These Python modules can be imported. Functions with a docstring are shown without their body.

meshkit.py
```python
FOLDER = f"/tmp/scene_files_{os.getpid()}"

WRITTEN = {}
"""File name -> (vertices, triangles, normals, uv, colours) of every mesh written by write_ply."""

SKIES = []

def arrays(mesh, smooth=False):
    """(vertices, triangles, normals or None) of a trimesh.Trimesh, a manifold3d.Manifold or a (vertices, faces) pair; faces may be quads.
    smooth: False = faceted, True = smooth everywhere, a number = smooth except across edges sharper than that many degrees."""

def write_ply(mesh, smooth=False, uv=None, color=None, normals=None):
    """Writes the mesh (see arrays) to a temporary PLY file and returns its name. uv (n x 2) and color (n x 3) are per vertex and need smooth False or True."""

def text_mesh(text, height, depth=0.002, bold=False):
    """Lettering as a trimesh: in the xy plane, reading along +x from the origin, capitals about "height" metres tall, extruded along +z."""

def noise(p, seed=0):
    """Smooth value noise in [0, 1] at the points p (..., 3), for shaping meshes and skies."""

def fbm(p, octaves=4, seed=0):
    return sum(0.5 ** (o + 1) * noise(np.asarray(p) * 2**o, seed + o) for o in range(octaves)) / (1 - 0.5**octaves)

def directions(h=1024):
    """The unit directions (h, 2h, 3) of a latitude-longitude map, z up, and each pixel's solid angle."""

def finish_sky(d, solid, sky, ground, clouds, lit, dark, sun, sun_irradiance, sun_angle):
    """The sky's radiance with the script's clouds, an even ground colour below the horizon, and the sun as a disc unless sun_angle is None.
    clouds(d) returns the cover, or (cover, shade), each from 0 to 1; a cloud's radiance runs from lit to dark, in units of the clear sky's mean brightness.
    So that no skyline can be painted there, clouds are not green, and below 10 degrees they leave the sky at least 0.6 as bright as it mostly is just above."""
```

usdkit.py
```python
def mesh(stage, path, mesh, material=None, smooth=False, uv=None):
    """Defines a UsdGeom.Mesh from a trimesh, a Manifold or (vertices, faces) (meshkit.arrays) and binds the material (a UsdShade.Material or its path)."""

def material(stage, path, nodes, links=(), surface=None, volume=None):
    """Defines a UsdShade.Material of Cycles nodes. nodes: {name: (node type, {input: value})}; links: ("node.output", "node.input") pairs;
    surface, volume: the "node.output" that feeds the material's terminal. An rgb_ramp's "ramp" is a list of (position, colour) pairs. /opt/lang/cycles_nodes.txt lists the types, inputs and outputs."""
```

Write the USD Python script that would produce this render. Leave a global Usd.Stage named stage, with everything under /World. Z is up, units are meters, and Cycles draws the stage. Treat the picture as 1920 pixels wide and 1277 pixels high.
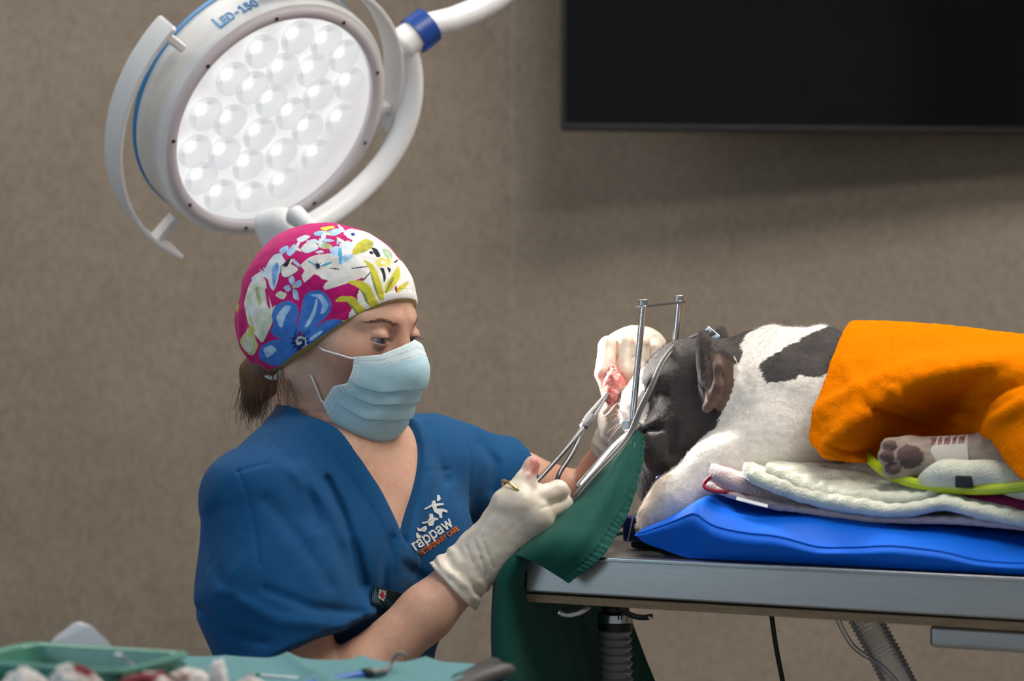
import math, random
import numpy as np, trimesh
import usdkit, meshkit
from scipy.interpolate import make_interp_spline, LinearNDInterpolator, NearestNDInterpolator
from scipy.spatial import cKDTree
import shapely
from shapely import affinity
from shapely.geometry import Polygon
from pxr import Usd, UsdGeom, UsdLux, UsdShade, Gf, Sdf, Vt

A = np.array
stage = Usd.Stage.CreateInMemory()
UsdGeom.SetStageUpAxis(stage, UsdGeom.Tokens.z)
UsdGeom.SetStageMetersPerUnit(stage, 1.0)
UsdGeom.Xform.Define(stage, '/World')
UsdGeom.Scope.Define(stage, '/World/Looks')

# ------------------------------------------------------------------ camera, lights, exposure
EYE, BACK, FPX = 1.20, 2.5, 4000.0
cam = UsdGeom.Camera.Define(stage, '/World/Camera')
cam.AddTranslateOp().Set(Gf.Vec3d(0, -BACK, EYE))
cam.AddRotateXOp().Set(90.0)
cam.CreateFocalLengthAttr(75.0)
cam.CreateHorizontalApertureAttr(36.0)
cam.CreateVerticalApertureAttr(36.0 * 1277 / 1920)
cam.CreateFStopAttr(4.0)
cam.CreateFocusDistanceAttr(2.47)
cam.CreateClippingRangeAttr(Gf.Vec2f(0.05, 60))
cam.CreateExposureAttr(0.0)

dome = UsdLux.DomeLight.Define(stage, '/World/Sky')
dome.CreateColorAttr(Gf.Vec3f(0.82, 0.92, 1.0))
dome.CreateIntensityAttr(0.085)


def rect_light(name, pos, target, w, h, power, color):
    l = UsdLux.RectLight.Define(stage, '/World/' + name)
    l.CreateWidthAttr(w); l.CreateHeightAttr(h)
    l.CreateIntensityAttr(power); l.CreateColorAttr(Gf.Vec3f(*color))
    m = Gf.Matrix4d().SetLookAt(Gf.Vec3d(*pos), Gf.Vec3d(*target), Gf.Vec3d(0.01, 1, 0.02)).GetInverse()
    l.AddTransformOp().Set(m)
    return l


rect_light('CeilingPanelLight', (0.75, 0.45, 2.74), (0.75, 0.45, 0), 1.2, 0.6, 10.0, (1.0, 0.93, 0.84))
rect_light('CeilingPanelLightSecond', (0.75, -0.75, 2.74), (0.75, -0.75, 0), 1.2, 0.6, 8.5, (1.0, 0.93, 0.84))
rect_light('CeilingPanelLightThird', (-1.35, 0.75, 2.74), (-1.35, 0.75, 0), 1.2, 0.6, 5.0, (1.0, 0.95, 0.88))
rect_light('WindowLight', (-2.52, -1.95, 1.65), (0.0, -1.95, 1.65), 1.3, 1.2, 4.6, (0.62, 0.80, 1.0))


# ------------------------------------------------------------------ helpers
def W(px, py, y=0.0):
    d = BACK + y
    return A([(px - 960) / FPX * d, y, EYE - (py - 638.5) / FPX * d])


def proj(v):
    v = np.asarray(v); d = v[..., 1] + BACK
    return np.stack([960 + v[..., 0] / d * FPX, 638.5 - (v[..., 2] - EYE) / d * FPX], -1)


TH = math.radians(26.0)
TU, TV = A([math.cos(TH), -math.sin(TH), 0]), A([math.sin(TH), math.cos(TH), 0])
TC = A([0.0145, -0.108, 0.96])          # near left corner of the operating table top


def T(u, v, w=0.0):
    return TC + u * TU + v * TV + A([0, 0, w])


def PV(px, py, v):
    k = (px - 960) / FPX
    d = (v + TC[0] * TV[0] + (TC[1] + BACK) * TV[1]) / (k * TV[0] + TV[1])
    return A([k * d, d - BACK, EYE - (py - 638.5) / FPX * d])


def nrm(a):
    a = np.asarray(a, float)
    return a / np.maximum(np.linalg.norm(a, axis=-1, keepdims=True), 1e-12)


used, LOC = {}, {}


def numbered(path):
    if path not in used:
        used[path] = 0
        return path
    used[path] += 1
    return f'{path}_{used[path]:03d}'


def tag(prim, label=None, cat=None, group=None, kind=None):
    for k, v in (('label', label), ('category', cat), ('group', group), ('kind', kind)):
        if v:
            prim.SetCustomDataByKey(k, v)


def thing(name, label, cat, loc=(0, 0, 0), group=None, kind=None):
    path = numbered('/World/' + name)
    x = UsdGeom.Xform.Define(stage, path)
    x.AddTranslateOp().Set(Gf.Vec3d(*map(float, loc)))
    LOC[path] = np.asarray(loc, float)
    tag(x.GetPrim(), label, cat, group, kind)
    return path


def tm(m):
    if isinstance(m, (list,)):
        m = trimesh.util.concatenate([tm(x) for x in m])
    if isinstance(m, tuple):
        v, f = np.asarray(m[0], float), np.asarray(m[1])
        if f.shape[1] == 4:
            f = np.vstack([f[:, [0, 1, 2]], f[:, [0, 2, 3]]])
        m = trimesh.Trimesh(v, f, process=False)
    if hasattr(m, 'to_mesh'):
        v, f, _ = meshkit.arrays(m)
        m = trimesh.Trimesh(v, f, process=False)
    return m


def put(parent, name, mesh, mat, smooth=35, col=None, label=None, cat=None, group=None, kind=None):
    """one Mesh prim; vertices are given in world coordinates"""
    path = numbered((parent or '/World') + '/' + name)
    top = '/'.join((parent or '').split('/')[:3])
    loc = LOC.get(top, np.zeros(3))
    m = tm(mesh)
    m = trimesh.Trimesh(np.array(m.vertices) - loc, m.faces, process=False)
    if col is not None:
        smooth = True
    x = usdkit.mesh(stage, path, m, mat, smooth=smooth)
    if col is not None:
        UsdGeom.PrimvarsAPI(x).CreatePrimvar('col', Sdf.ValueTypeNames.Color3fArray, 'vertex').Set(
            Vt.Vec3fArray.FromNumpy(np.asarray(col, np.float32)))
    LOC.setdefault(path, loc)
    tag(x.GetPrim(), label, cat, group, kind)
    return path


def curves(parent, name, strands, widths, mat, label=None, cat=None, kind=None):
    path = numbered((parent or '/World') + '/' + name)
    loc = LOC.get('/'.join((parent or '').split('/')[:3]), np.zeros(3))
    c = UsdGeom.BasisCurves.Define(stage, path)
    pts = np.vstack([np.asarray(s) - loc for s in strands])
    c.CreatePointsAttr(Vt.Vec3fArray.FromNumpy(pts.astype(np.float32)))
    c.CreateCurveVertexCountsAttr(Vt.IntArray([len(s) for s in strands]))
    c.CreateTypeAttr('linear')
    c.CreateWidthsAttr(Vt.FloatArray.FromNumpy(np.concatenate(widths).astype(np.float32)))
    c.SetWidthsInterpolation('vertex')
    UsdShade.MaterialBindingAPI.Apply(c.GetPrim()).Bind(UsdShade.Material.Get(stage, mat) if isinstance(mat, str) else mat)
    tag(c.GetPrim(), label, cat, None, kind)
    return path


# --- plain shapes
def obox(center, half, axes=None, r=0.0):
    m = rbox(half, r) if r > 0 else trimesh.creation.box(2 * np.asarray(half))
    M = np.eye(4)
    if axes is not None:
        M[:3, :3] = np.stack(axes, 1)
    M[:3, 3] = center
    m.apply_transform(M)
    return m


def rbox(half, r):
    h = np.asarray(half, float); r = min(r, 0.99 * h.min())
    s = trimesh.creation.icosphere(2, r)
    pts = np.vstack([s.vertices + A([a, b, c]) * (h - r) for a in (-1, 1) for b in (-1, 1) for c in (-1, 1)])
    return trimesh.convex.convex_hull(pts)


def tbox(u0, u1, v0, v1, w0, w1, r=0.0):
    return obox(T((u0 + u1) / 2, (v0 + v1) / 2, (w0 + w1) / 2), [(u1 - u0) / 2, (v1 - v0) / 2, (w1 - w0) / 2], (TU, TV, A([0, 0, 1.])), r)


def spline(pts, n, k=3):
    pts = np.asarray(pts, float)
    t = np.r_[0, np.cumsum(np.linalg.norm(np.diff(pts, axis=0), axis=1))]
    return make_interp_spline(t, pts, k=min(k, len(pts) - 1))(np.linspace(0, t[-1], n))


def closed(pts, n=8):
    """a smooth closed outline through points"""
    p = np.asarray(pts, float); a, b, c, d = np.roll(p, 1, 0), p, np.roll(p, -1, 0), np.roll(p, -2, 0)
    t = np.linspace(0, 1, n, endpoint=False)[None, :, None]; a, b, c, d = (x[:, None] for x in (a, b, c, d))
    k = 0.36
    m0, m1 = k * (c - a), k * (d - b)
    return ((2 * t ** 3 - 3 * t ** 2 + 1) * b + (t ** 3 - 2 * t ** 2 + t) * m0 + (-2 * t ** 3 + 3 * t ** 2) * c + (t ** 3 - t ** 2) * m1).reshape(-1, 2)


def frames(path):
    tan = nrm(np.gradient(path, axis=0))
    ref = A([0, 0, 1.]) if abs(tan[0, 2]) < 0.9 else A([0, 1., 0])
    n = nrm(np.cross(ref, tan[0]))
    N = []
    for t in tan:
        n = nrm(n - t * (n @ t)); N.append(n)
    N = A(N)
    return tan, N, np.cross(tan, N)


def tube(path, r, seg=12, flat=1.0, up=None, caps=True):
    """round or flattened tube along a path; r is a number or one per point; up fixes the section's flat axis"""
    path = np.asarray(path, float); n = len(path)
    r = np.broadcast_to(np.asarray(r, float), (n,))
    tan, N, B = frames(path)
    if up is not None:
        N = nrm(np.cross(np.broadcast_to(up, tan.shape), tan)); B = np.cross(tan, N)
    a = np.linspace(0, 2 * np.pi, seg, endpoint=False)
    v = path[:, None] + r[:, None, None] * (np.cos(a)[None, :, None] * N[:, None] + flat * np.sin(a)[None, :, None] * B[:, None])
    v = v.reshape(-1, 3)
    i, j = np.meshgrid(np.arange(n - 1), np.arange(seg), indexing='ij'); j2 = (j + 1) % seg
    f = np.stack([i * seg + j, i * seg + j2, (i + 1) * seg + j2, (i + 1) * seg + j], -1).reshape(-1, 4)
    f = np.vstack([f[:, [0, 1, 2]], f[:, [0, 2, 3]]])
    if caps:
        v = np.vstack([v, path[:1], path[-1:]]); c0, c1 = len(v) - 2, len(v) - 1
        jj = np.arange(seg); j3 = (jj + 1) % seg
        f = np.vstack([f, np.stack([np.full(seg, c0), j3, jj], 1), np.stack([np.full(seg, c1), (n - 1) * seg + jj, (n - 1) * seg + j3], 1)])
    return trimesh.Trimesh(v, f, process=False)


def rod(a, b, r, seg=16, r2=None):
    return tube(A([a, b]), [r, r if r2 is None else r2], seg)


def lathe(profile, origin, axis, seg=64, ref=None):
    """profile: (radius, height along axis) rows"""
    axis = nrm(axis); ref = A([0, 0, 1.]) if ref is None else np.asarray(ref)
    if abs(axis @ nrm(ref)) > 0.95: ref = A([1., 0, 0])
    e1 = nrm(ref - axis * (axis @ ref)); e2 = np.cross(axis, e1)
    p = np.asarray(profile, float); n = len(p)
    a = np.linspace(0, 2 * np.pi, seg, endpoint=False)
    v = origin + p[:, None, :1] * (np.cos(a)[None, :, None] * e1 + np.sin(a)[None, :, None] * e2) + p[:, None, 1:] * axis
    i, j = np.meshgrid(np.arange(n - 1), np.arange(seg), indexing='ij'); j2 = (j + 1) % seg
    f = np.stack([i * seg + j, i * seg + j2, (i + 1) * seg + j2, (i + 1) * seg + j], -1).reshape(-1, 4)
    return tm((v.reshape(-1, 3), f))


def grid_faces(n, m):
    i, j = np.meshgrid(np.arange(n - 1), np.arange(m - 1), indexing='ij')
    f = np.stack([i * m + j, i * m + j + 1, (i + 1) * m + j + 1, (i + 1) * m + j], -1).reshape(-1, 4)
    return np.vstack([f[:, [0, 1, 2]], f[:, [0, 2, 3]]])


def lattice(ctrl, n, m, ku=3, kv=3):
    """a smooth sheet through a lattice of control points (rows x columns x 3)"""
    c = np.asarray(ctrl, float)
    a = make_interp_spline(np.linspace(0, 1, c.shape[0]), c, k=min(ku, c.shape[0] - 1), axis=0)(np.linspace(0, 1, n))
    return make_interp_spline(np.linspace(0, 1, c.shape[1]), a, k=min(kv, c.shape[1] - 1), axis=1)(np.linspace(0, 1, m))


def gnormals(g):
    return nrm(np.cross(np.gradient(g, axis=0), np.gradient(g, axis=1)))


def thicken(g, t):
    """a sheet given as a grid of points -> a closed cloth of thickness t with rounded edges"""
    n, m = g.shape[:2]; N = gnormals(g)
    e = np.minimum(np.minimum(np.arange(n), np.arange(n)[::-1])[:, None], np.minimum(np.arange(m), np.arange(m)[::-1])[None])
    h = (t / 2) * np.where(e == 0, 0.55, 1.0)[..., None]
    top, bot = (g + N * h).reshape(-1, 3), (g - N * h).reshape(-1, 3)
    f = grid_faces(n, m); idx = np.arange(n * m).reshape(n, m)
    loop = np.concatenate([idx[0, :-1], idx[:-1, -1], idx[-1, :0:-1], idx[:0:-1, 0]])
    l2 = np.roll(loop, -1); k = n * m
    rim = np.vstack([np.stack([loop, loop + k, l2 + k], 1), np.stack([loop, l2 + k, l2], 1)])
    return trimesh.Trimesh(np.vstack([top, bot]), np.vstack([f, f[:, ::-1] + k, rim]), process=False)


# --- signed distance modelling
def smin(a, b, k):
    h = np.clip(0.5 + 0.5 * (b - a) / k, 0, 1)
    return b + (a - b) * h - k * h * (1 - h)


def smax(a, b, k):
    return -smin(-a, -b, k)


def cone(p, a, b, ra, rb):
    a, b = np.asarray(a), np.asarray(b); ab = b - a
    t = np.clip((p - a) @ ab / (ab @ ab), 0, 1)
    return np.linalg.norm(p - a - t[:, None] * ab, axis=1) - (ra + t * (rb - ra))


def chain(p, pts, rs, k=0.012):
    d = None
    for i in range(len(pts) - 1):
        c = cone(p, pts[i], pts[i + 1], rs[i], rs[i + 1])
        d = c if d is None else smin(d, c, k)
    return d


def ell(p, c, r, axes=None):
    q = p - np.asarray(c)
    if axes is not None:
        q = q @ np.stack(axes, 1)
    r = np.asarray(r, float)
    k0, k1 = np.linalg.norm(q / r, axis=1), np.linalg.norm(q / (r * r), axis=1)
    return k0 * (k0 - 1) / np.maximum(k1, 1e-9)


def axis_grid(lo, hi, step, fine=None, fstep=None):
    """grid coordinates, finer between fine[0] and fine[1]"""
    out, x = [lo], lo
    while x < hi:
        x += fstep if fine and fine[0] <= x < fine[1] else step
        out.append(x)
    return A(out)


def surface(fn, xs, ys, zs, block=4):
    """surface nets of fn(points) = 0 on a rectilinear grid, sampled finely only near the surface"""
    nx, ny, nz = len(xs), len(ys), len(zs)
    ci = [np.r_[np.arange(0, n - 1, block), n - 1] for n in (nx, ny, nz)]
    X = np.stack(np.meshgrid(xs[ci[0]], ys[ci[1]], zs[ci[2]], indexing='ij'), -1)
    cv = fn(X.reshape(-1, 3)).reshape(X.shape[:3])
    near = [np.argmin(np.abs(np.arange(n)[:, None] - c[None]), 1) for n, c in zip((nx, ny, nz), ci)]
    val = cv[np.ix_(*near)].astype(np.float32)
    reach = max(np.diff(a).max() for a in (xs, ys, zs)) * block * 1.3
    idx = np.argwhere(np.abs(val) < reach)
    pts = np.stack([xs[idx[:, 0]], ys[idx[:, 1]], zs[idx[:, 2]]], 1)
    for s in range(0, len(pts), 400000):
        q = idx[s:s + 400000]
        val[q[:, 0], q[:, 1], q[:, 2]] = fn(pts[s:s + 400000])
    val[0] = val[-1] = 1; val[:, 0] = val[:, -1] = 1; val[:, :, 0] = val[:, :, -1] = 1
    ins = val < 0
    cnt = sum(ins[a:nx - 1 + a, b:ny - 1 + b, c:nz - 1 + c].astype(np.int8) for a in (0, 1) for b in (0, 1) for c in (0, 1))
    cells = np.argwhere((cnt > 0) & (cnt < 8))
    number = np.full((nx - 1, ny - 1, nz - 1), -1, np.int64)
    number[tuple(cells.T)] = np.arange(len(cells))
    acc, w = np.zeros((len(cells), 3)), np.zeros(len(cells))
    G = (xs, ys, zs)
    for ax in range(3):
        o = [a for a in range(3) if a != ax]
        for b in (0, 1):
            for c in (0, 1):
                s = cells.copy(); s[:, o[0]] += b; s[:, o[1]] += c
                e = s.copy(); e[:, ax] += 1
                va, vb = val[tuple(s.T)], val[tuple(e.T)]
                hit = (va < 0) != (vb < 0)
                t = np.where(hit, va / np.where(hit, va - vb, 1), 0)
                pa = np.stack([G[k][s[:, k]] for k in range(3)], 1); pb = np.stack([G[k][e[:, k]] for k in range(3)], 1)
                acc += np.where(hit[:, None], pa + (pb - pa) * t[:, None], 0); w += hit
    v = acc / w[:, None]
    F = []
    for ax in range(3):
        o = [a for a in range(3) if a != ax]
        sl0, sl1 = [slice(None)] * 3, [slice(None)] * 3
        sl0[ax], sl1[ax] = slice(0, -1), slice(1, None)
        e = np.argwhere(ins[tuple(sl0)] != ins[tuple(sl1)])
        e = e[(e[:, o[0]] > 0) & (e[:, o[1]] > 0) & (e[:, o[0]] < val.shape[o[0]] - 1) & (e[:, o[1]] < val.shape[o[1]] - 1)]
        q = []
        for b, c in ((-1, -1), (0, -1), (0, 0), (-1, 0)):
            k = e.copy(); k[:, o[0]] += b; k[:, o[1]] += c
            q.append(number[tuple(k.T)])
        q = np.stack(q, 1)
        flip = ins[tuple(e.T)] == (ax != 1)
        q = np.where(flip[:, None], q, q[:, ::-1])
        F.append(q)
    f = np.vstack(F); f = f[(f >= 0).all(1)]
    return trimesh.Trimesh(v, np.vstack([f[:, [0, 1, 2]], f[:, [0, 2, 3]]]), process=False)


def box_surface(fn, lo, hi, step):
    return surface(fn, *[np.arange(a, b + step, step) for a, b in zip(lo, hi)])


def fb(p, s, octv=3, seed=0):
    return meshkit.fbm(np.asarray(p) * s + 37.0, octv, seed) - 0.5


class Depth:
    """height of a mesh seen along a fixed direction, for laying print and patches on it"""
    def __init__(self, mesh, toward):
        v, f, n = meshkit.arrays(mesh, True)
        keep = (n @ np.asarray(toward)) > 0.15
        self.p, self.n = v[keep], n[keep]
        q = proj(self.p)
        cell = np.floor(q / 5).astype(int); cell -= cell.min(0); key = cell[:, 0] * (cell[:, 1].max() + 1) + cell[:, 1]
        first = np.full(key.max() + 1, 1e9); np.minimum.at(first, key, self.p[:, 1])
        ok = self.p[:, 1] < first[key] + 0.010
        self.p, self.n, q = self.p[ok], self.n[ok], q[ok]
        self.near = NearestNDInterpolator(q, self.p[:, 1])
        self.lin = LinearNDInterpolator(q, self.p[:, 1])
        self.tree = cKDTree(q)

    def at(self, px, lift=0.0015):
        px = np.asarray(px, float)
        y = self.lin(px); y = np.where(np.isnan(y), self.near(px), y)
        d = BACK + y
        p = np.stack([(px[:, 0] - 960) / FPX * d, y, EYE - (px[:, 1] - 638.5) / FPX * d], -1)
        return p + self.n[self.tree.query(px)[1]] * lift


# ------------------------------------------------------------------ materials
def mat(name, color=(0.8, 0.8, 0.8), rough=0.5, metal=0.0, vary=0.0, vscale=20.0, bump=0.0, bscale=200.0, bdet=3.0, col=False, sheen=0.0,
        sss=0.0, sss_r=(1, 0.35, 0.2), spec=0.5, trans=0.0, coat=0.0, emit=None, estr=0.0, stretch=None, ior=1.5, color2=None, aniso=0.0, alpha=1.0):
    path = '/World/Looks/' + name
    N = {'p': ('principled_bsdf', dict(base_color=color, roughness=rough, metallic=metal, specular_ior_level=spec, transmission_weight=trans,
                                      coat_weight=coat, sheen_weight=sheen, sheen_roughness=0.5, subsurface_weight=sss, subsurface_scale=0.006,
                                      subsurface_radius=sss_r, ior=ior, anisotropic=aniso, alpha=alpha)),
         'tc': ('texture_coordinate', {})}
    L = []
    src = 'tc.object'
    if stretch:
        N['mp'] = ('mapping', dict(scale=stretch)); L.append(('tc.object', 'mp.vector')); src = 'mp.vector'
    base = None
    if col:
        N['at'] = ('attribute', dict(attribute='col')); base = 'at.color'
    if vary > 0:
        N['nz'] = ('noise_texture', dict(scale=vscale, detail=4.0, roughness=0.6)); L.append((src, 'nz.vector'))
        N['rp'] = ('rgb_ramp', dict(ramp=[(0.3, (1 - vary,) * 3), (0.7, (1 + 0.0 * vary,) * 3)])) if color2 is None else \
            ('rgb_ramp', dict(ramp=[(0.35, color), (0.65, color2)]))
        L.append(('nz.fac', 'rp.fac'))
        if color2 is not None and not col:
            base = 'rp.color'
        else:
            N['mx'] = ('mix', dict(mix_type='multiply', fac=1.0, color1=color))
            if base: L.append((base, 'mx.color1'))
            L.append(('rp.color', 'mx.color2')); base = 'mx.color'
    if base:
        L.append((base, 'p.base_color'))
    if bump > 0:
        N['bn'] = ('noise_texture', dict(scale=bscale, detail=bdet, roughness=0.6)); L.append((src, 'bn.vector'))
        N['bp'] = ('bump', dict(strength=min(1.0, bump), distance=0.002)); L += [('bn.fac', 'bp.height'), ('bp.normal', 'p.normal')]
    if emit is not None:
        N['p'][1].update(emission_color=emit, emission_strength=estr)
    usdkit.material(stage, path, N, L, surface='p.BSDF')
    return path


def pane_mat(name, tint=(0.95, 0.97, 0.98), rough=0.03, ior=1.45, extra=0.0):
    path = '/World/Looks/' + name
    N = {'t': ('transparent_bsdf', dict(color=tint)), 'g': ('glossy_bsdf', dict(color=(1, 1, 1), roughness=rough)),
         'd': ('diffuse_bsdf', dict(color=(0.8, 0.83, 0.86))),
         'f': ('fresnel', dict(IOR=ior)), 'm': ('mix_closure', {}), 'm2': ('mix_closure', dict(fac=extra))}
    usdkit.material(stage, path, N, [('f.fac', 'm.fac'), ('t.BSDF', 'm.closure1'), ('g.BSDF', 'm.closure2'), ('m.closure', 'm2.closure1'), ('d.BSDF', 'm2.closure2')],
                    surface='m2.closure')
    return path


def emission(name, color, strength):
    path = '/World/Looks/' + name
    usdkit.material(stage, path, {'e': ('emission', dict(color=color, strength=strength))}, [], surface='e.emission')
    return path


M = {}
M['wall'] = '/World/Looks/wall_covering'
usdkit.material(stage, M['wall'], {
    'tc': ('texture_coordinate', {}), 'mp': ('mapping', dict(scale=(1.0, 1.0, 0.55))),
    'n1': ('noise_texture', dict(scale=130.0, detail=3.0, roughness=0.75)), 'n2': ('noise_texture', dict(scale=5.0, detail=2.0)),
    'r1': ('rgb_ramp', dict(ramp=[(0.28, (0.195, 0.163, 0.130)), (0.5, (0.265, 0.223, 0.178)), (0.74, (0.335, 0.285, 0.232))])),
    'r2': ('rgb_ramp', dict(ramp=[(0.3, (0.9, 0.9, 0.9)), (0.7, (1, 1, 1))])),
    'm': ('mix', dict(mix_type='multiply', fac=1.0)), 'b': ('bump', dict(strength=0.35, distance=0.002)),
    'p': ('principled_bsdf', dict(roughness=0.75, specular_ior_level=0.2))},
    [('tc.object', 'mp.vector'), ('mp.vector', 'n1.vector'), ('tc.object', 'n2.vector'), ('n1.fac', 'r1.fac'), ('n2.fac', 'r2.fac'), ('r1.color', 'm.color1'),
     ('r2.color', 'm.color2'), ('m.color', 'p.base_color'), ('n1.fac', 'b.height'), ('b.normal', 'p.normal')], surface='p.BSDF')
M['ceiling'] = mat('ceiling_paint', (0.75, 0.74, 0.72), 0.8, vary=0.05)
M['floor'] = mat('floor_vinyl', (0.30, 0.29, 0.27), 0.45, vary=0.15, vscale=60)
M['trim'] = mat('trim_strip', (0.22, 0.18, 0.14), 0.6, vary=0.1)
M['white_plastic'] = mat('white_lacquer', (0.78, 0.79, 0.80), 0.32, vary=0.03)
M['grey_plastic'] = mat('bezel_plastic', (0.66, 0.62, 0.65), 0.4, vary=0.03)
M['blue_plastic'] = mat('blue_plastic', (0.012, 0.06, 0.30), 0.35, vary=0.05)
M['cyan_print'] = mat('cyan_print', (0.02, 0.22, 0.52), 0.4, vary=0.03)
M['black'] = mat('black_plastic', (0.009, 0.009, 0.010), 0.45, vary=0.1)
M['screen'] = mat('dark_screen', (0.004, 0.004, 0.005), 0.10, vary=0.1, spec=0.22)
M['steel'] = mat('polished_steel', (0.62, 0.63, 0.65), 0.22, 1.0, vary=0.08)
M['brushed'] = mat('brushed_steel', (0.46, 0.46, 0.45), 0.42, 1.0, vary=0.12, vscale=30, stretch=(1, 1, 20))
M['gold'] = mat('gold_plating', (0.75, 0.52, 0.18), 0.25, 1.0, vary=0.08)
M['reflector'] = mat('reflector_plate', (0.85, 0.85, 0.86), 0.35, emit=(1.0, 0.985, 0.95), estr=0.40)
M['lens'] = '/World/Looks/lens_plastic'
usdkit.material(stage, M['lens'], {'t': ('transparent_bsdf', dict(color=(0.96, 0.965, 0.975))), 'g': ('glossy_bsdf', dict(color=(1, 1, 1), roughness=0.06)), 'e': ('emission', dict(color=(0.98, 0.99, 1.0), strength=0.78)),
                                   'f': ('fresnel', dict(IOR=1.32)), 'm': ('mix_closure', {}), 'lw': ('layer_weight', dict(blend=0.35)), 'm2': ('mix_closure', dict(fac=0.36))},
                [('f.fac', 'm.fac'), ('t.BSDF', 'm.closure1'), ('g.BSDF', 'm.closure2'), ('m.closure', 'm2.closure1'), ('e.emission', 'm2.closure2')], surface='m2.closure')
M['lamp_pane'] = pane_mat('lamp_cover', (0.98, 0.985, 0.99), 0.03, 1.25)
M['led'] = emission('led_light', (1.0, 0.98, 0.93), 4.0)
M['led_dim'] = emission('led_light_dim', (1.0, 0.98, 0.93), 1.1)
M['tool_steel'] = mat('tool_steel', (0.17, 0.17, 0.18), 0.42, 1.0, vary=0.15, vscale=90)
M['panel_glow'] = emission('ceiling_panel_light', (1.0, 0.95, 0.88), 6.0)


# ------------------------------------------------------------------ the room
def struct(name, mesh, m, smooth=False):
    return put(None, name, mesh, M[m], smooth, kind='structure')


YW = 1.95
struct('floor', obox((0, -0.4, -0.05), (3.2, 3.2, 0.05)), 'floor')
struct('ceiling', obox((0, -0.4, 2.81), (3.2, 3.2, 0.05)), 'ceiling')
xc = (962 - 960) / FPX * (BACK + YW)
struct('wall_back', obox(((-2.6 + xc) / 2 - 0.001, YW + 0.06, 1.38), ((xc + 2.6) / 2, 0.06, 1.38)), 'wall')
WA = math.radians(-4.0)
wl_u = A([math.cos(WA), math.sin(WA), 0]); wl_n = A([-math.sin(WA), math.cos(WA), 0])
struct('wall_back_right', obox(A([xc, YW, 1.38]) + wl_u * 1.32 + wl_n * 0.06, (1.32, 0.06, 1.38), (wl_u, wl_n, A([0, 0, 1.]))), 'wall')
WA = math.radians(5.0)                     # the television is swung out of the wall
wr_u = A([math.cos(WA), math.sin(WA), 0]); wr_n = A([-math.sin(WA), math.cos(WA), 0])
struct('wall_left', obox((-2.66, -0.8, 1.38), (0.06, 2.6, 1.38)), 'wall')
struct('wall_right', obox((2.70, -0.75, 1.38), (0.06, 2.65, 1.38)), 'wall')
for nm, c, hf in (('window_1', (-2.585, -1.95, 2.27), (0.03, 0.70, 0.03)), ('window_1', (-2.585, -1.95, 1.03), (0.05, 0.72, 0.03)), ('window_1', (-2.585, -2.62, 1.65), (0.03, 0.03, 0.62)),
                  ('window_1', (-2.585, -1.28, 1.65), (0.03, 0.03, 0.62)), ('window_1', (-2.585, -1.95, 1.65), (0.02, 0.02, 0.60))):
    put('/World/' + nm, 'frame', obox(c, hf), M['white_plastic'], False)
tag(stage.DefinePrim('/World/window_1', 'Xform'), kind='structure')
struct('baseboard_back', obox(((-2.6 + xc) / 2, YW - 0.008, 0.06), ((xc + 2.6) / 2, 0.008, 0.06)), 'trim')
struct('baseboard_right', obox(A([xc, YW, 0.06]) + wl_u * 1.30 - wl_n * 0.008, (1.30, 0.008, 0.06), (wl_u, wl_n, A([0, 0, 1.]))), 'trim')

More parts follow.
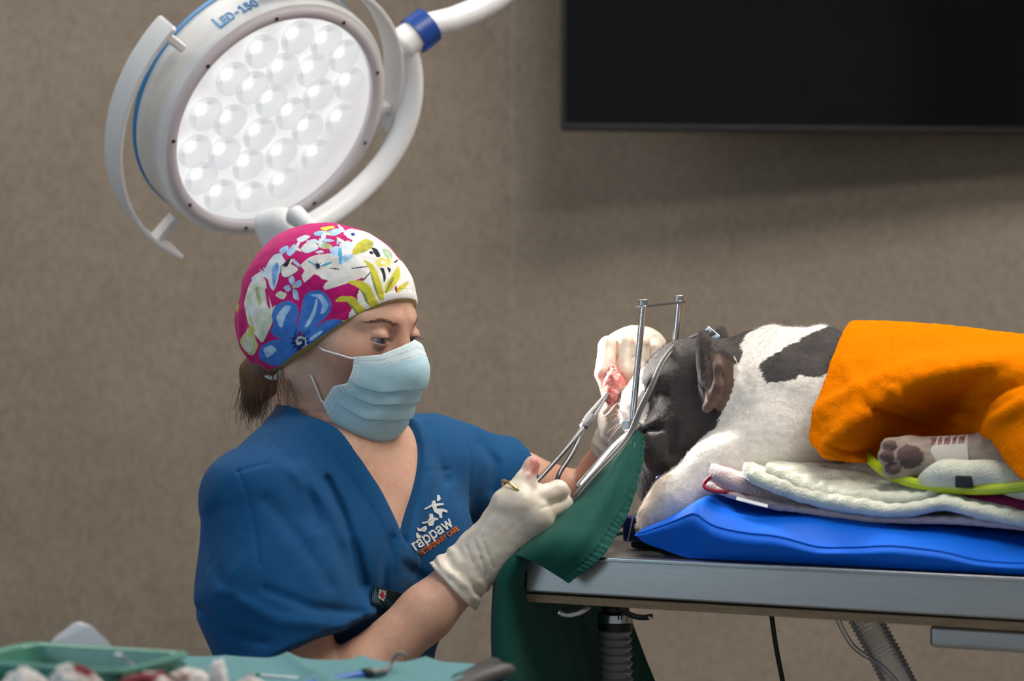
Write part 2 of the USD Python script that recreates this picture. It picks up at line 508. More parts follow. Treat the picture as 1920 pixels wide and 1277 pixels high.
# ------------------------------------------------------------------ television on the wall
def RW(px, py, off):
    """point on the right back wall, off metres in front of it"""
    k = (px - 960) / FPX
    o = A([xc, 1.70, 0]) - wr_n * off
    d = ((o[0] * wr_n[0] + (o[1] + BACK) * wr_n[1])) / (k * wr_n[0] + wr_n[1])
    return A([k * d, d - BACK, EYE - (py - 638.5) / FPX * d])


bl = RW(1054, 243, 0.07)
tvw, tvh = 1.25, 0.71
tvc = bl + wr_u * tvw / 2 + A([0, 0, tvh / 2])
tv = thing('television', 'wide black switched-off television mounted high on the beige wall', 'television', bl)
ax = (wr_u, wr_n, A([0, 0, 1.]))
put(tv, 'casing', obox(tvc + wr_n * 0.02, (tvw / 2, 0.022, tvh / 2), ax, 0.006), M['black'])
put(tv, 'screen', obox(tvc - wr_n * 0.004 + A([0, 0, 0.004]), (tvw / 2 - 0.006, 0.003, tvh / 2 - 0.011), ax), M['screen'], False)
put(tv, 'back_plate', obox(tvc + wr_n * 0.048, (0.2, 0.008, 0.2), ax), M['black'], False)
put(tv, 'swing_arm', obox(tvc + wr_n * 0.11, (0.03, 0.06, 0.03), ax), M['black'], False)

# ------------------------------------------------------------------ surgical lamp
LC = W(518, 228, 0.45)
LN = nrm(A([0.595, -0.605, -0.529])); LE1 = nrm(A([0.664, 0, 0.748])); LE1 = nrm(LE1 - LN * (LN @ LE1)); LE2 = np.cross(LN, LE1)


def lp(phi, r, back=0.0):
    a = np.radians(phi)
    return LC + r * (np.multiply.outer(np.cos(a), LE1) + np.multiply.outer(np.sin(a), LE2)) - back * LN


def lamp_hit(px, py, back=0.0):
    """where the ray through a point of the lamp's face meets its plane, in lamp radii"""
    o = A([0, -BACK, EYE]); r = nrm(W(px, py, 0.4) - o)
    c = LC - back * LN
    return o + r * (((c - o) @ LN) / (r @ LN))


RL = 0.171
lamp = thing('surgical_lamp', 'round white surgical lamp with many lit lenses above the floral cap', 'lamp', LC)
put(lamp, 'housing', lathe([(RL - 0.002, 0.004), (RL + 0.008, 0.002), (RL + 0.011, -0.004), (RL + 0.013, -0.03), (RL + 0.014, -0.066), (RL + 0.010, -0.071),
                            (RL - 0.02, -0.085), (RL - 0.09, -0.10), (0.001, -0.105)], LC, LN, 128), M['white_plastic'], 40)
put(lamp, 'stripe', lathe([(RL + 0.0143, -0.060), (RL + 0.0158, -0.060), (RL + 0.0158, -0.067), (RL + 0.0125, -0.0695)], LC, LN, 128), M['cyan_print'], 40, label='blue stripe around the back rim')
put(lamp, 'bezel', lathe([(RL - 0.014, -0.004), (RL - 0.013, 0.003), (RL - 0.008, 0.006), (RL - 0.001, 0.006), (RL + 0.003, 0.003), (RL + 0.003, 0.0)], LC, LN, 128), M['grey_plastic'], 40)
put(lamp, 'reflector', lathe([(RL - 0.011, -0.004), (RL - 0.018, -0.012), (RL - 0.03, -0.016), (0.0005, -0.016)], LC, LN, 96), M['reflector'], 40)
put(lamp, 'cover_pane', lathe([(RL - 0.012, 0.001), (0.0005, 0.002)], LC, LN, 96), M['lamp_pane'], True)
for k in range(9):
    c = lp(12 + 40 * k, RL - 0.005, -0.0062)
    put(lamp, 'screw', lathe([(0.0028, 0), (0.0028, 0.0008), (0.0001, 0.0008)], c, LN, 12), M['black'], 30)
crop = [(925, 165), (1075, 175), (745, 235), (1165, 250), (850, 325), (1000, 330), (600, 370), (1185, 395), (700, 415), (1030, 450), (795, 480), (470, 545), (895, 545),
        (1140, 575), (590, 580), (975, 620), (735, 645), (415, 730), (560, 740), (845, 745), (1020, 750), (680, 800), (440, 870), (855, 890), (540, 950), (690, 960)]
for cx, cy in crop:
    c = lamp_hit(200 + cx / 2.66, cy / 2.66, 0.014)
    q = c + 0.014 * LN - LC
    if np.linalg.norm(q) > RL - 0.040:
        c = LC - 0.014 * LN + nrm(q) * (RL - 0.040)
    ln = put(lamp, 'lens', lathe([(1.17 * a_, b_) for a_, b_ in [(0.010, 0.001), (0.0165, 0.0075), (0.0205, 0.0125), (0.0220, 0.0128), (0.0220, 0.0145), (0.0190, 0.0142), (0.0180, 0.0115), (0.0155, 0.0128), (0.0145, 0.0098), (0.0125, 0.0118), (0.0110, 0.0092),
                                  (0.0090, 0.0122), (0.005, 0.0140), (0.0002, 0.0146)]], c, LN, 28), M['lens'], 50)
    hot = (cx * 7 + cy * 13) % 5 < 2 or cy > 700 and cx > 500
    put(ln, 'led', lathe([(0.0058, 0.0005), (0.0052, 0.0040), (0.0030, 0.0060), (0.0002, 0.0066)], c, LN, 20), M['led' if hot else 'led_dim'], True)


def band(phi0, phi1, r, back0, back1, thick, n=40, taper=0.0):
    ph = np.linspace(phi0, phi1, n)
    s = np.sin(np.linspace(0, np.pi, n)) ** 0.35
    mid, half = (back0 + back1) / 2, (back1 - back0) / 2
    rows = []
    for k in range(n):
        h = half * (1 - taper + taper * s[k])
        rows.append([lp(ph[k], r + dr, mid + h * hb) for dr, hb in ((0, -1), (thick * 0.3, -1.06), (thick * 0.8, -1.06), (thick, -1), (thick, 1), (thick * 0.8, 1.06), (thick * 0.3, 1.06), (0, 1), (0, -1))])
    g = A(rows); m = tm((g.reshape(-1, 3), grid_faces(n, 9)))
    caps = [trimesh.convex.convex_hull(g[i, :8]) for i in (0, -1)]
    caps = [trimesh.convex.convex_hull(np.vstack([g[i, :8], g[i, :8].mean(0) + (g[i, :8] - g[i, :8].mean(0)) * 0.8 + nrm(g[i, 0] - g[i + s, 0]) * 0.004])) for i, s in ((0, 1), (-1, -1))]
    return [m] + caps


h = put(lamp, 'handle', band(90, 192, 0.232, 0.010, 0.048, 0.007), M['white_plastic'], 40)
for p in (93, 181):
    put(h, 'post', obox((lp(p, 0.213, 0.028)), (0.021, 0.006, 0.010), (nrm(lp(p, 1) - LC), np.cross(LN, nrm(lp(p, 1) - LC)), LN), 0.003), M['white_plastic'], 40)
h = put(lamp, 'handle', band(-62, 52, 0.206, 0.000, 0.040, 0.009), M['white_plastic'], 40)
for p in (-53, 44):
    put(h, 'post', obox((lp(p, 0.195, 0.020)), (0.016, 0.006, 0.010), (nrm(lp(p, 1) - LC), np.cross(LN, nrm(lp(p, 1) - LC)), LN), 0.003), M['white_plastic'], 40)
# lettering bent around the rim
txt = []
for word, hgt, start in (('L', 0.0235, 0.0), ('ED-150', 0.0165, 0.0150)):
    t = meshkit.text_mesh(word, hgt, 0.0012, bold=True)
    t = t.subdivide().subdivide()
    v = np.array(t.vertices); v[:, 0] = (v[:, 0] + start) * 0.60; txt.append(trimesh.Trimesh(v, t.faces, process=False))
t = trimesh.util.concatenate(txt); v = np.array(t.vertices)
r = RL + 0.0125 + v[:, 2]
phi = np.radians(77.0) - v[:, 0] * 1.05 / (RL + 0.013)
bk = 0.011 + v[:, 1]
v = LC + r[:, None] * (np.cos(phi)[:, None] * LE1 + np.sin(phi)[:, None] * LE2) - bk[:, None] * LN
put(lamp, 'lettering', trimesh.Trimesh(v, t.faces, process=False), M['cyan_print'], False, label='blue lettering LED-150')
# yoke, hub, joint and arm
yk = spline([W(520, 452, 0.50), W(580, 425, 0.53), (W(650, 378, 0.56)), W(716, 312, 0.58), W(760, 232, 0.58), W(772, 160, 0.57), W(762, 92, 0.55)], 40)
put(lamp, 'yoke', tube(yk, 0.0175, 20, 0.62, up=A([0.35, 0.9, 0.2])), M['white_plastic'], 50)
put(lamp, 'hub', trimesh.convex.convex_hull(np.vstack([trimesh.creation.icosphere(3, r_).vertices + c_ for c_, r_ in ((W(528, 418, .475), .022), (W(502, 420, .485), .020), (W(545, 432, .47), .016), (W(522, 480, .49), .017))])), M['white_plastic'], 40)
put(lamp, 'grip', lathe([(0.001, 0), (0.012, 0), (0.0145, 0.004), (0.010, 0.045), (0.011, 0.06), (0.001, 0.061)], W(551, 402, 0.36), W(600, 440, 0.31) - W(551, 402, 0.36), 28), M['white_plastic'], 40, label='small pale cone grip under the rim')
ja, jb = W(757, 82, 0.55), W(905, -30, 0.60)
jd = nrm(jb - ja)
put(lamp, 'joint', lathe([(0.001, -0.004), (0.0215, -0.004), (0.024, 0), (0.024, 0.04), (0.001, 0.04)], ja - jd * 0.004, jd, 40), M['white_plastic'], 40)
cl = put(lamp, 'collar', lathe([(0.024, 0.018), (0.0275, 0.018), (0.0275, 0.048), (0.0235, 0.050), (0.001, 0.05)], ja, jd, 40), M['blue_plastic'], 40, label='blue locking collar')
put(cl, 'latch', obox(ja + jd * 0.040 + A([0.004, -0.01, -0.026]), (0.010, 0.006, 0.006), (jd, nrm(np.cross(A([0, 0, 1.]), jd)), np.cross(jd, nrm(np.cross(A([0, 0, 1.]), jd)))), 0.003), M['blue_plastic'], 40)
arm_end = A([0.55, 0.62, 2.30])
put(lamp, 'arm', [tube(spline([ja + jd * 0.045, ja + jd * 0.3, arm_end + A([-0.35, 0, -0.14]), arm_end], 30), 0.0185, 24), rod(arm_end - A([0, 0, 0.04]), A([0.55, 0.62, 2.76]), 0.03, 24),
                  lathe([(0.001, -0.05), (0.09, -0.05), (0.1, -0.03), (0.1, 0.0)], A([0.55, 0.62, 2.76]), A([0, 0, 1.]), 32)], M['white_plastic'], 40)
# the light it throws
sp = UsdLux.SphereLight.Define(stage, lamp + '/beam')
sp.CreateRadiusAttr(0.06)
sp.CreateIntensityAttr(1700.0)
sp.CreateColorAttr(Gf.Vec3f(1.0, 0.97, 0.92))
api = UsdLux.ShapingAPI.Apply(sp.GetPrim())
api.CreateShapingConeAngleAttr(7.0); api.CreateShapingConeSoftnessAttr(0.7)
BEAM_FROM, BEAM_TO = LC + LN * 0.09, W(1140, 712, 0.06)
sp.AddTransformOp().Set(Gf.Matrix4d().SetLookAt(Gf.Vec3d(*(BEAM_FROM - LC)), Gf.Vec3d(*(BEAM_TO - LC)), Gf.Vec3d(0, 0, 1)).GetInverse())

for lx, ly in ((0.75, 0.45), (0.75, -0.75), (-1.35, 0.75)):
    cp = thing('ceiling_light', 'flat white ceiling light panel over the ' + ('left side of the room' if lx < 0 else 'operating table' if ly > 0 else 'near end of the table'), 'ceiling light', (lx, ly, 2.755))
    put(cp, 'frame', [obox((lx + a, ly + b, 2.752), (w_, h_, 0.01)) for a, b, w_, h_ in ((0, 0.31, 0.62, 0.012), (0, -0.31, 0.62, 0.012), (0.61, 0, 0.012, 0.31), (-0.61, 0, 0.012, 0.31))], M['white_plastic'], False)
    put(cp, 'diffuser', obox((lx, ly, 2.757), (0.6, 0.3, 0.003)), M['panel_glow'], False)

# ------------------------------------------------------------------ operating table and what lies on it
M['mat_vinyl'] = mat('mat_vinyl', (0.0, 0.098, 0.56), 0.55, spec=0.12, vary=0.06, bump=0.05, bscale=400)
M['wood'] = mat('plywood_edge', (0.30, 0.20, 0.11), 0.7, vary=0.4, vscale=30, stretch=(1, 1, 12))
M['towel_pink'] = mat('terry_pink', (0.60, 0.47, 0.48), 0.95, vary=0.22, vscale=60, bump=1.0, bscale=380, bdet=2, sheen=0.4)
M['towel_green'] = mat('terry_green', (0.74, 0.76, 0.63), 0.95, vary=0.20, vscale=35, bump=1.0, bscale=380, bdet=2, sheen=0.4)
M['fleece'] = mat('orange_fleece', (0.80, 0.195, 0.0), 0.95, vary=0.15, vscale=260, bump=0.9, bscale=420, bdet=4, spec=0.02)
M['drape'] = mat('green_cotton', (0.006, 0.078, 0.060), 0.85, vary=0.12, vscale=160, bump=0.25, bscale=1500, sheen=0.12, spec=0.15)
M['hose'] = mat('grey_hose', (0.26, 0.25, 0.25), 0.4, vary=0.06)
M['lime'] = mat('lime_rubber', (0.46, 0.58, 0.02), 0.35, vary=0.05)
M['magenta'] = mat('magenta_strap', (0.22, 0.005, 0.075), 0.6, vary=0.15, bump=0.2, bscale=900)
M['cable_grey'] = mat('grey_cable', (0.17, 0.17, 0.165), 0.45, vary=0.05)
M['cable_black'] = mat('black_cable', (0.015, 0.015, 0.015), 0.5, vary=0.05)
M['clear_tube'] = pane_mat('clear_tubing', (0.88, 0.89, 0.91), 0.08, 1.45, 0.10)
M['navy'] = mat('navy_plastic', (0.008, 0.014, 0.09), 0.35, vary=0.08)
M['red_cord'] = mat('red_binding', (0.35, 0.01, 0.03), 0.6, vary=0.1)

tbl = thing('operating_table', 'long stainless steel operating table under the blue mat and the dog', 'table', T(0.7, 0.28, -0.96))
put(tbl, 'table_top', [tbox(0, 1.42, 0, 0.56, -0.042, 0.0, 0.003)], M['brushed'], 40)
put(tbl, 'lip', tbox(-0.001, 1.421, -0.0015, 0.004, -0.0035, 0.0012, 0.001), M['steel'], 40, label='bright worn front edge of the steel top')
put(tbl, 'wood_underlay', tbox(-0.004, 1.42, 0.004, 0.55, -0.0535, -0.0445, 0.001), M['wood'], False, label='thin plywood edge under the steel top')
put(tbl, 'side_rail', tbox(0.452, 1.30, 0.03, 0.042, -0.080, -0.056, 0.006), M['brushed'], 40)
put(tbl, 'column', tbox(0.62, 0.86, 0.18, 0.38, -0.86, -0.0535, 0.01), M['brushed'], 40)
put(tbl, 'base', tbox(0.35, 1.10, 0.04, 0.52, -0.955, -0.86, 0.02), M['white_plastic'], 40)
for s, (a, b, c, d) in enumerate((((1103, 1137), (1082, 1150), (1060, 1153), (1046, 1147)), ((1155, 1135), (1180, 1152), (1203, 1158), (1221, 1156)))):
    put(tbl, 'towel_hook', tube(spline([PV(*a, 0.02 if s == 0 else 0.13), PV(*b, 0.01 if s == 0 else 0.12), PV(*c, 0.005 if s == 0 else 0.115), PV(*d, 0.0 if s == 0 else 0.11)], 20), 0.0034, 12), M['steel'], True)
put(tbl, 'hook_plate', tbox(0.083, 0.155, 0.13, 0.2, -0.066, -0.0535, 0.003), M['black'], 40)

# blue mat
cols = [
    [(1197, 1006, .035), (1195, 1005, .032), (1190, 1003, .030), (1206, 990, .07), (1236, 968, .17), (1300, 935, .35), (1340, 940, .46), (1345, 950, .47)],
    [(1242, 1030, .035), (1238, 1020, .030), (1248, 986, .026), (1270, 958, .08), (1302, 940, .20), (1375, 915, .38), (1415, 925, .48), (1420, 940, .49)],
    [(1302, 1049, .030), (1300, 1020, .026), (1300, 970, .024), (1325, 930, .08), (1365, 918, .20), (1440, 900, .38), (1490, 915, .49), (1495, 930, .50)],
    [(1352, 1055, .030), (1345, 1030, .012), (1338, 990, .016), (1360, 940, .08), (1400, 920, .20), (1480, 900, .38), (1540, 912, .49), (1545, 930, .50)],
    [(1440, 1060, .030), (1438, 1037, .012), (1436, 1009, .015), (1450, 957, .08), (1490, 930, .20), (1565, 910, .38), (1620, 915, .49), (1625, 935, .50)],
    [(1550, 1066, .030), (1548, 1045, .012), (1546, 1025, .014), (1560, 968, .08), (1600, 940, .20), (1670, 918, .38), (1720, 925, .49), (1725, 945, .50)],
    [(1700, 1075, .030), (1698, 1055, .012), (1696, 1029, .015), (1706, 985, .08), (1740, 955, .20), (1800, 930, .38), (1850, 935, .49), (1855, 955, .50)],
    [(1830, 1082, .030), (1828, 1068, .012), (1826, 1049, .013), (1834, 1002, .08), (1860, 970, .20), (1920, 940, .38), (1970, 945, .49), (1975, 965, .50)],
    [(1960, 1089, .030), (1958, 1078, .012), (1956, 1062, .014), (1960, 1015, .08), (1980, 985, .20), (2040, 955, .38), (2090, 960, .49), (2095, 980, .50)],
    [(2200, 1104, .030), (2198, 1085, .012), (2196, 1070, .014), (2200, 1020, .08), (2200, 985, .20), (2240, 965, .38), (2290, 970, .49), (2295, 990, .50)],
    [(2420, 1112, .030), (2420, 1100, .02), (2420, 1085, .02), (2420, 1060, .08), (2420, 1040, .20), (2440, 1020, .38), (2450, 1015, .49), (2450, 1020, .50)]]
g = lattice([[PV(*p) for p in c] for c in cols], 150, 70, 3, 2)
z0 = TC[2] + 0.0015
n_, m_ = g.shape[:2]
du = np.linspace(0, 1, n_)[:, None]; dv = np.linspace(0, 1, m_)[None]
g[..., 2] += 0.0012 * np.sin(du * 30 + dv * 5) * np.exp(-((dv - 0.30) / 0.10) ** 2) * np.clip(du * 6, 0, 1)
g[..., 2] += 0.010 * fb(np.stack([g[..., 0], g[..., 1], g[..., 2] * 0], -1), 14, 2, 3) * np.clip(dv * 5, 0, 1) * np.clip(du * 8, 0, 1)
g[..., 2] = np.maximum(g[..., 2], z0)
bt = g[:, ::-1].copy()[:, :2]
bot = g[:, [-1, 0]].copy(); bot[..., 2] = np.minimum(bot[..., 2], np.maximum(z0, bot[..., 2] - 0.002))
full = np.concatenate([g, bot[:, 0:1] * 0.5 + bot[:, 1:2] * 0.5 * 1.0, g[:, :1]], 1)
full[:, m_, 2] = np.maximum(z0, full[:, m_, 2] - 0.01)
capL = trimesh.Trimesh(np.vstack([full[0], full[0].mean(0)]), [[i + 1, i, len(full[0])] for i in range(len(full[0]) - 1)], process=False)
capR = trimesh.Trimesh(np.vstack([full[-1], full[-1].mean(0)]), [[i, i + 1, len(full[-1])] for i in range(len(full[-1]) - 1)], process=False)
matp = thing('positioning_mat', 'bright blue inflated vinyl positioning mat on the steel table', 'mat', T(0.7, 0.27, 0.0015))
put(matp, 'cushion', [tm((full.reshape(-1, 3), grid_faces(*full.shape[:2]))), capL, capR], M['mat_vinyl'], 60)
seam_i = int(m_ * 2 / 7)
put(matp, 'seam', tube(g[2:, seam_i] + A([0, 0, 0.0004]), 0.0013, 8), M['mat_vinyl'], True)


def towel(edge, back, thick, waves=0.0, seed=0, n=150, roll=0.0):
    """a layer of terry towel: rounded front edge through the given points (px, py of its lower side, v), then a top sheet running back"""
    e = spline([PV(*p) for p in edge], n, 2)
    b = spline([PV(*p) for p in back], n, 2)
    rows = []
    for a in np.linspace(-90, 90, 9):
        rows.append(e + TV * (-math.cos(math.radians(a)) * thick * 0.55) + A([0, 0, thick / 2 + math.sin(math.radians(a)) * thick / 2]))
    top = e + A([0, 0, thick]); bk = b
    for t in np.linspace(0.02, 1, 60):
        rows.append(top * (1 - t) + bk * t)
    g = np.stack(rows, 1)
    w = np.clip(np.arange(g.shape[1]) / 12, 0, 1)[None]
    g[..., 2] += waves * fb(g + seed, 22, 2, seed) * w + 0.003 * fb(g + seed, 90, 2, seed + 3)
    g[..., 2] += roll * np.sin(np.linspace(0, 1, n)[:, None] * 150) * np.exp(-((np.arange(g.shape[1])[None] - 8) / 3.0) ** 2)
    bottom = g[:, [-1, 0]].copy(); bottom[:, 0, 2] -= thick * 0.7
    full = np.concatenate([g, bottom], 1)
    c = [trimesh.Trimesh(np.vstack([full[i], full[i].mean(0)]), [[k + 1, k, full.shape[1]][::s] for k in range(full.shape[1] - 1)], process=False) for i, s in ((0, 1), (-1, -1))]
    return [tm((full.reshape(-1, 3), grid_faces(*full.shape[:2])))] + c


pk = thing('towel', 'pinkish lavender terry towel lying lowest on the blue mat', 'towel', T(0.5, 0.2, 0.07))
put(pk, 'lower_fold', towel([(1326, 918, .070), (1370, 935, .062), (1445, 954, .066), (1567, 972, .08), (1700, 982, .075), (1800, 984, .072), (1920, 996, .07), (2100, 1012, .07)],
                      [(1470, 880, .36), (1560, 890, .38), (1700, 900, .4), (1800, 905, .4), (1900, 915, .4), (2000, 925, .4), (2100, 935, .4), (2250, 950, .4)], 0.008, 0.004, 1, roll=0.0006), M['towel_pink'], 60)
put(pk, 'upper_fold', towel([(1336, 905, .074), (1375, 922, .068), (1445, 940, .090), (1567, 960, .125), (1700, 972, .125), (1800, 972, .125), (1920, 988, .125), (2100, 1002, .125)],
                      [(1420, 860, .36), (1480, 850, .38), (1600, 850, .4), (1700, 870, .4), (1800, 880, .4), (1900, 890, .4), (2000, 900, .4), (2150, 920, .4)], 0.021, 0.008, 2), M['towel_pink'], 60)
gr = thing('towel', 'pale green and white terry towel folded double under the dog', 'towel', T(0.55, 0.2, 0.09))
put(gr, 'lower_fold', towel([(1397, 896, .066), (1410, 906, .060), (1450, 924, .062), (1526, 949, .072), (1600, 963, .068), (1669, 971, .066), (1730, 966, .066), (1771, 958, .066), (1820, 969, .064), (1920, 989, .06), (2100, 1002, .06)],
                      [(1480, 850, .3), (1540, 845, .32), (1600, 850, .34), (1680, 855, .35), (1750, 860, .35), (1800, 865, .35), (1850, 870, .35), (1900, 875, .35), (1960, 880, .35), (2050, 890, .35), (2200, 900, .35)], 0.016, 0.010, 4, roll=0.0008), M['towel_green'], 60)
put(gr, 'upper_fold', towel([(1440, 897, .078), (1470, 910, .074), (1506, 926, .076), (1555, 939, .085), (1608, 947, .08), (1680, 946, .08), (1740, 939, .085), (1800, 915, .11), (1900, 930, .105), (2050, 950, .10)],
                      [(1500, 840, .24), (1545, 835, .25), (1590, 840, .26), (1640, 850, .26), (1690, 850, .26), (1740, 850, .26), (1800, 850, .26), (1860, 855, .26), (1940, 860, .26), (2050, 870, .26)], 0.016, 0.024, 7, roll=0.0008), M['towel_green'], 60)
# a bunched roll of the towel in front of the hind leg
rl = spline([PV(*p) for p in ((1722, 915, .10), (1745, 898, .088), (1775, 888, .08), (1815, 890, .078), (1860, 890, .078), (1900, 905, .078), (1950, 915, .078))], 50)
rr = np.interp(np.linspace(0, 1, 50), [0, .1, .3, .8, 1], [.004, .010, .0155, .0155, .012])
put(gr, 'bunched_edge', tube(rl, rr, 20), M['towel_green'], True)
put(pk, 'red_binding', tube(spline([PV(*p) for p in ((1342, 890, .064), (1326, 900, .062), (1320, 910, .060), (1332, 919, .058), (1362, 922, .054))], 24), 0.0022, 10), M['red_cord'], True, label='red binding loop on the towel corner')
tg = [PV(*p) for p in ((1382, 931, .054), (1440, 946, .054), (1439, 952, .051), (1380, 937, .051))]
put(pk, 'care_tag', trimesh.convex.convex_hull(np.vstack([A(tg), A(tg) + A([0, 0.002, -0.0006])])), M['white_plastic'], False, label='small white tag under the towel edge')

# lime tube, magenta strap, black clip
put(None, 'lime_tube', tube(spline([PV(*p) for p in ((1622, 852, .145), (1636, 866, .125), (1662, 886, .105), (1700, 902, .092), (1760, 914, .083), (1830, 918, .072), (1900, 914, .060), (1960, 906, .05), (2080, 890, .05))], 60), 0.0058, 18),
    M['lime'], True, label='lime green rubber tube curving in front of the hind paw', cat='tube')
put(None, 'strap', thicken(lattice([[PV(1775, 932, .092), PV(1778, 936, .083)], [PV(1820, 928, .09), PV(1822, 952, .078)], [PV(1870, 930, .088), PV(1870, 962, .075)], [PV(1930, 938, .085), PV(1930, 966, .07)], [PV(2050, 950, .085), PV(2050, 980, .07)]], 40, 8, 3, 1), 0.004),
    M['magenta'], 50, label='dark magenta strap lying on the towel below the lime tube', cat='strap')
put(None, 'clip', obox(PV(1808, 903, .066), (0.009, 0.005, 0.0065), (TU, TV, A([0, 0, 1.])), 0.002), M['black'], 40, label='small black clip behind the lime tube', cat='clip')

# orange fleece blanket
BL = [
    [(1665, 800, .40), (1655, 720, .385), (1632, 630, .34), (1596, 607, .265), (1566, 662, .175), (1541, 735, .130), (1519, 800, .105), (1524, 832, .098), (1545, 856, .098)],
    [(1700, 800, .40), (1690, 720, .39), (1668, 630, .345), (1634, 607, .265), (1610, 662, .170), (1582, 738, .120), (1556, 805, .090), (1556, 845, .085), (1580, 862, .095)],
    [(1740, 800, .40), (1730, 720, .39), (1712, 632, .35), (1690, 610, .265), (1672, 668, .165), (1648, 735, .110), (1606, 795, .088), (1604, 845, .110), (1628, 864, .125)],
    [(1790, 800, .41), (1780, 720, .40), (1762, 636, .35), (1745, 615, .265), (1728, 674, .160), (1704, 722, .100), (1684, 782, .145), (1668, 830, .170), (1668, 858, .172)],
    [(1850, 800, .42), (1840, 720, .41), (1822, 640, .36), (1806, 622, .265), (1790, 672, .158), (1768, 706, .092), (1756, 770, .172), (1738, 818, .192), (1738, 850, .190)],
    [(1910, 800, .43), (1900, 720, .42), (1882, 645, .37), (1866, 627, .27), (1852, 668, .150), (1832, 694, .085), (1810, 760, .165), (1800, 812, .188), (1800, 840, .188)],
    [(1980, 800, .44), (1970, 720, .43), (1942, 650, .37), (1926, 631, .27), (1916, 664, .145), (1900, 690, .078), (1868, 752, .080), (1850, 795, .098), (1852, 822, .110)],
    [(2060, 800, .44), (2040, 720, .43), (2010, 655, .37), (1996, 637, .27), (1984, 680, .135), (1972, 715, .070), (1936, 780, .050), (1900, 830, .048), (1892, 868, .052)],
    [(2160, 810, .44), (2150, 730, .43), (2110, 662, .37), (2096, 645, .27), (2084, 700, .13), (2072, 750, .065), (2040, 820, .035), (1990, 880, .03), (1962, 925, .03)],
    [(2300, 810, .44), (2300, 740, .43), (2260, 680, .37), (2246, 665, .27), (2236, 730, .13), (2226, 780, .065), (2200, 850, .035), (2160, 910, .03), (2140, 950, .03)]]
g = lattice([[PV(*p) for p in c] for c in BL], 170, 150, 3, 3)
du = np.linspace(0, 1, 170)[:, None]; dv = np.linspace(0, 1, 150)[None]
N_ = gnormals(g)
g = g + N_ * (0.006 * fb(g, 26, 2, 11) + 0.0022 * fb(g, 110, 2, 5))[..., None]
for pts, dep, w in (([(1526, 784), (1567, 759), (1649, 718), (1730, 690), (1812, 676), (1920, 668)], .007, 16), ([(1628, 763), (1681, 786), (1750, 814), (1832, 824)], -.008, 10), ([(1677, 735), (1730, 759), (1812, 792)], .005, 9),
                    ([(1828, 775), (1844, 751), (1877, 731), (1920, 716)], -.008, 11), ([(1848, 816), (1868, 790), (1920, 757)], .006, 12), ([(1590, 690), (1610, 740), (1600, 790)], .003, 14), ([(1800, 640), (1850, 655), (1920, 650)], -.003, 12), ([(1560, 838), (1600, 850), (1640, 846)], -.004, 7)):
    q = proj(g); d2 = np.full(g.shape[:2], 1e9); a_ = A(pts, float)
    for u_, v_ in zip(a_[:-1], a_[1:]):
        ab = v_ - u_; t_ = np.clip(((q - u_) @ ab) / (ab @ ab), 0, 1)
        d2 = np.minimum(d2, ((q - u_ - t_[..., None] * ab) ** 2).sum(-1))
    sg = np.sign(N_[..., 1:2]) * -1.0
    g = g + N_ * sg * (dep * np.exp(-d2 / w ** 2) * (g[..., 1] < g[:, 60:61, 1] + 0.2))[..., None]
blk = put(None, 'blanket', thicken(g, 0.0050), M['fleece'], 70, label='bright orange fleece blanket draped over the dog', cat='blanket')

# green surgical drape: the flap across the table corner and the skirt hanging over the end
FL = [
    [(1184, 808, .132), (1190, 806, .130), (1197, 807, .128), (1207, 818, .124)],
    [(1160, 838, .115), (1176, 832, .108), (1190, 838, .106), (1207, 850, .110)],
    [(1128, 878, .085), (1150, 876, .074), (1176, 885, .075), (1197, 902, .082)],
    [(1088, 922, .052), (1116, 926, .038), (1150, 940, .040), (1180, 958, .050)],
    [(1048, 962, .022), (1080, 972, .004), (1120, 984, .010), (1158, 1000, .024)],
    [(1012, 994, -.002), (1048, 1006, -.024), (1092, 1022, -.016), (1132, 1040, -.006)],
    [(984, 1018, -.014), (1014, 1034, -.034), (1058, 1052, -.026), (1098, 1070, -.018)],
    [(958, 1042, -.018), (988, 1048, -.036), (1030, 1070, -.026), (1066, 1094, -.022)]]
g = lattice([[PV(*p) for p in c] for c in FL], 120, 70, 3, 3)
du = np.linspace(0, 1, 120)[:, None]; dv = np.linspace(0, 1, 70)[None]
N_ = gnormals(g)
if (N_[60, 35] @ A([0, -1, 0])) < 0: N_ = -N_
hem = np.exp(-((dv - 0.87) / 0.022) ** 2)
puck = np.where(dv > 0.87, 1, np.exp(-((dv - 0.87) / 0.04) ** 2)) * np.sin(du * 190 + 9 * fb(np.stack([du * 6 + dv * 0, dv + du * 0, dv * 0 + du * 0], -1), 3, 2)) * (dv > 0.80)
g = g + N_ * (0.0055 * fb(g, 30, 2, 21) * (0.3 + dv * 0.7) - 0.0012 * hem + 0.0008 * puck + 0.004 * np.exp(-((dv - 0.45 - 0.25 * du) / 0.10) ** 2) * np.sin(du * 3.1))[..., None]
drp = thing('surgical_drape', 'dark green cotton surgical drape hanging over the table corner', 'drape', T(0.0, 0.02, 0.0))
put(drp, 'flap', thicken(g, 0.0016), M['drape'], 60)
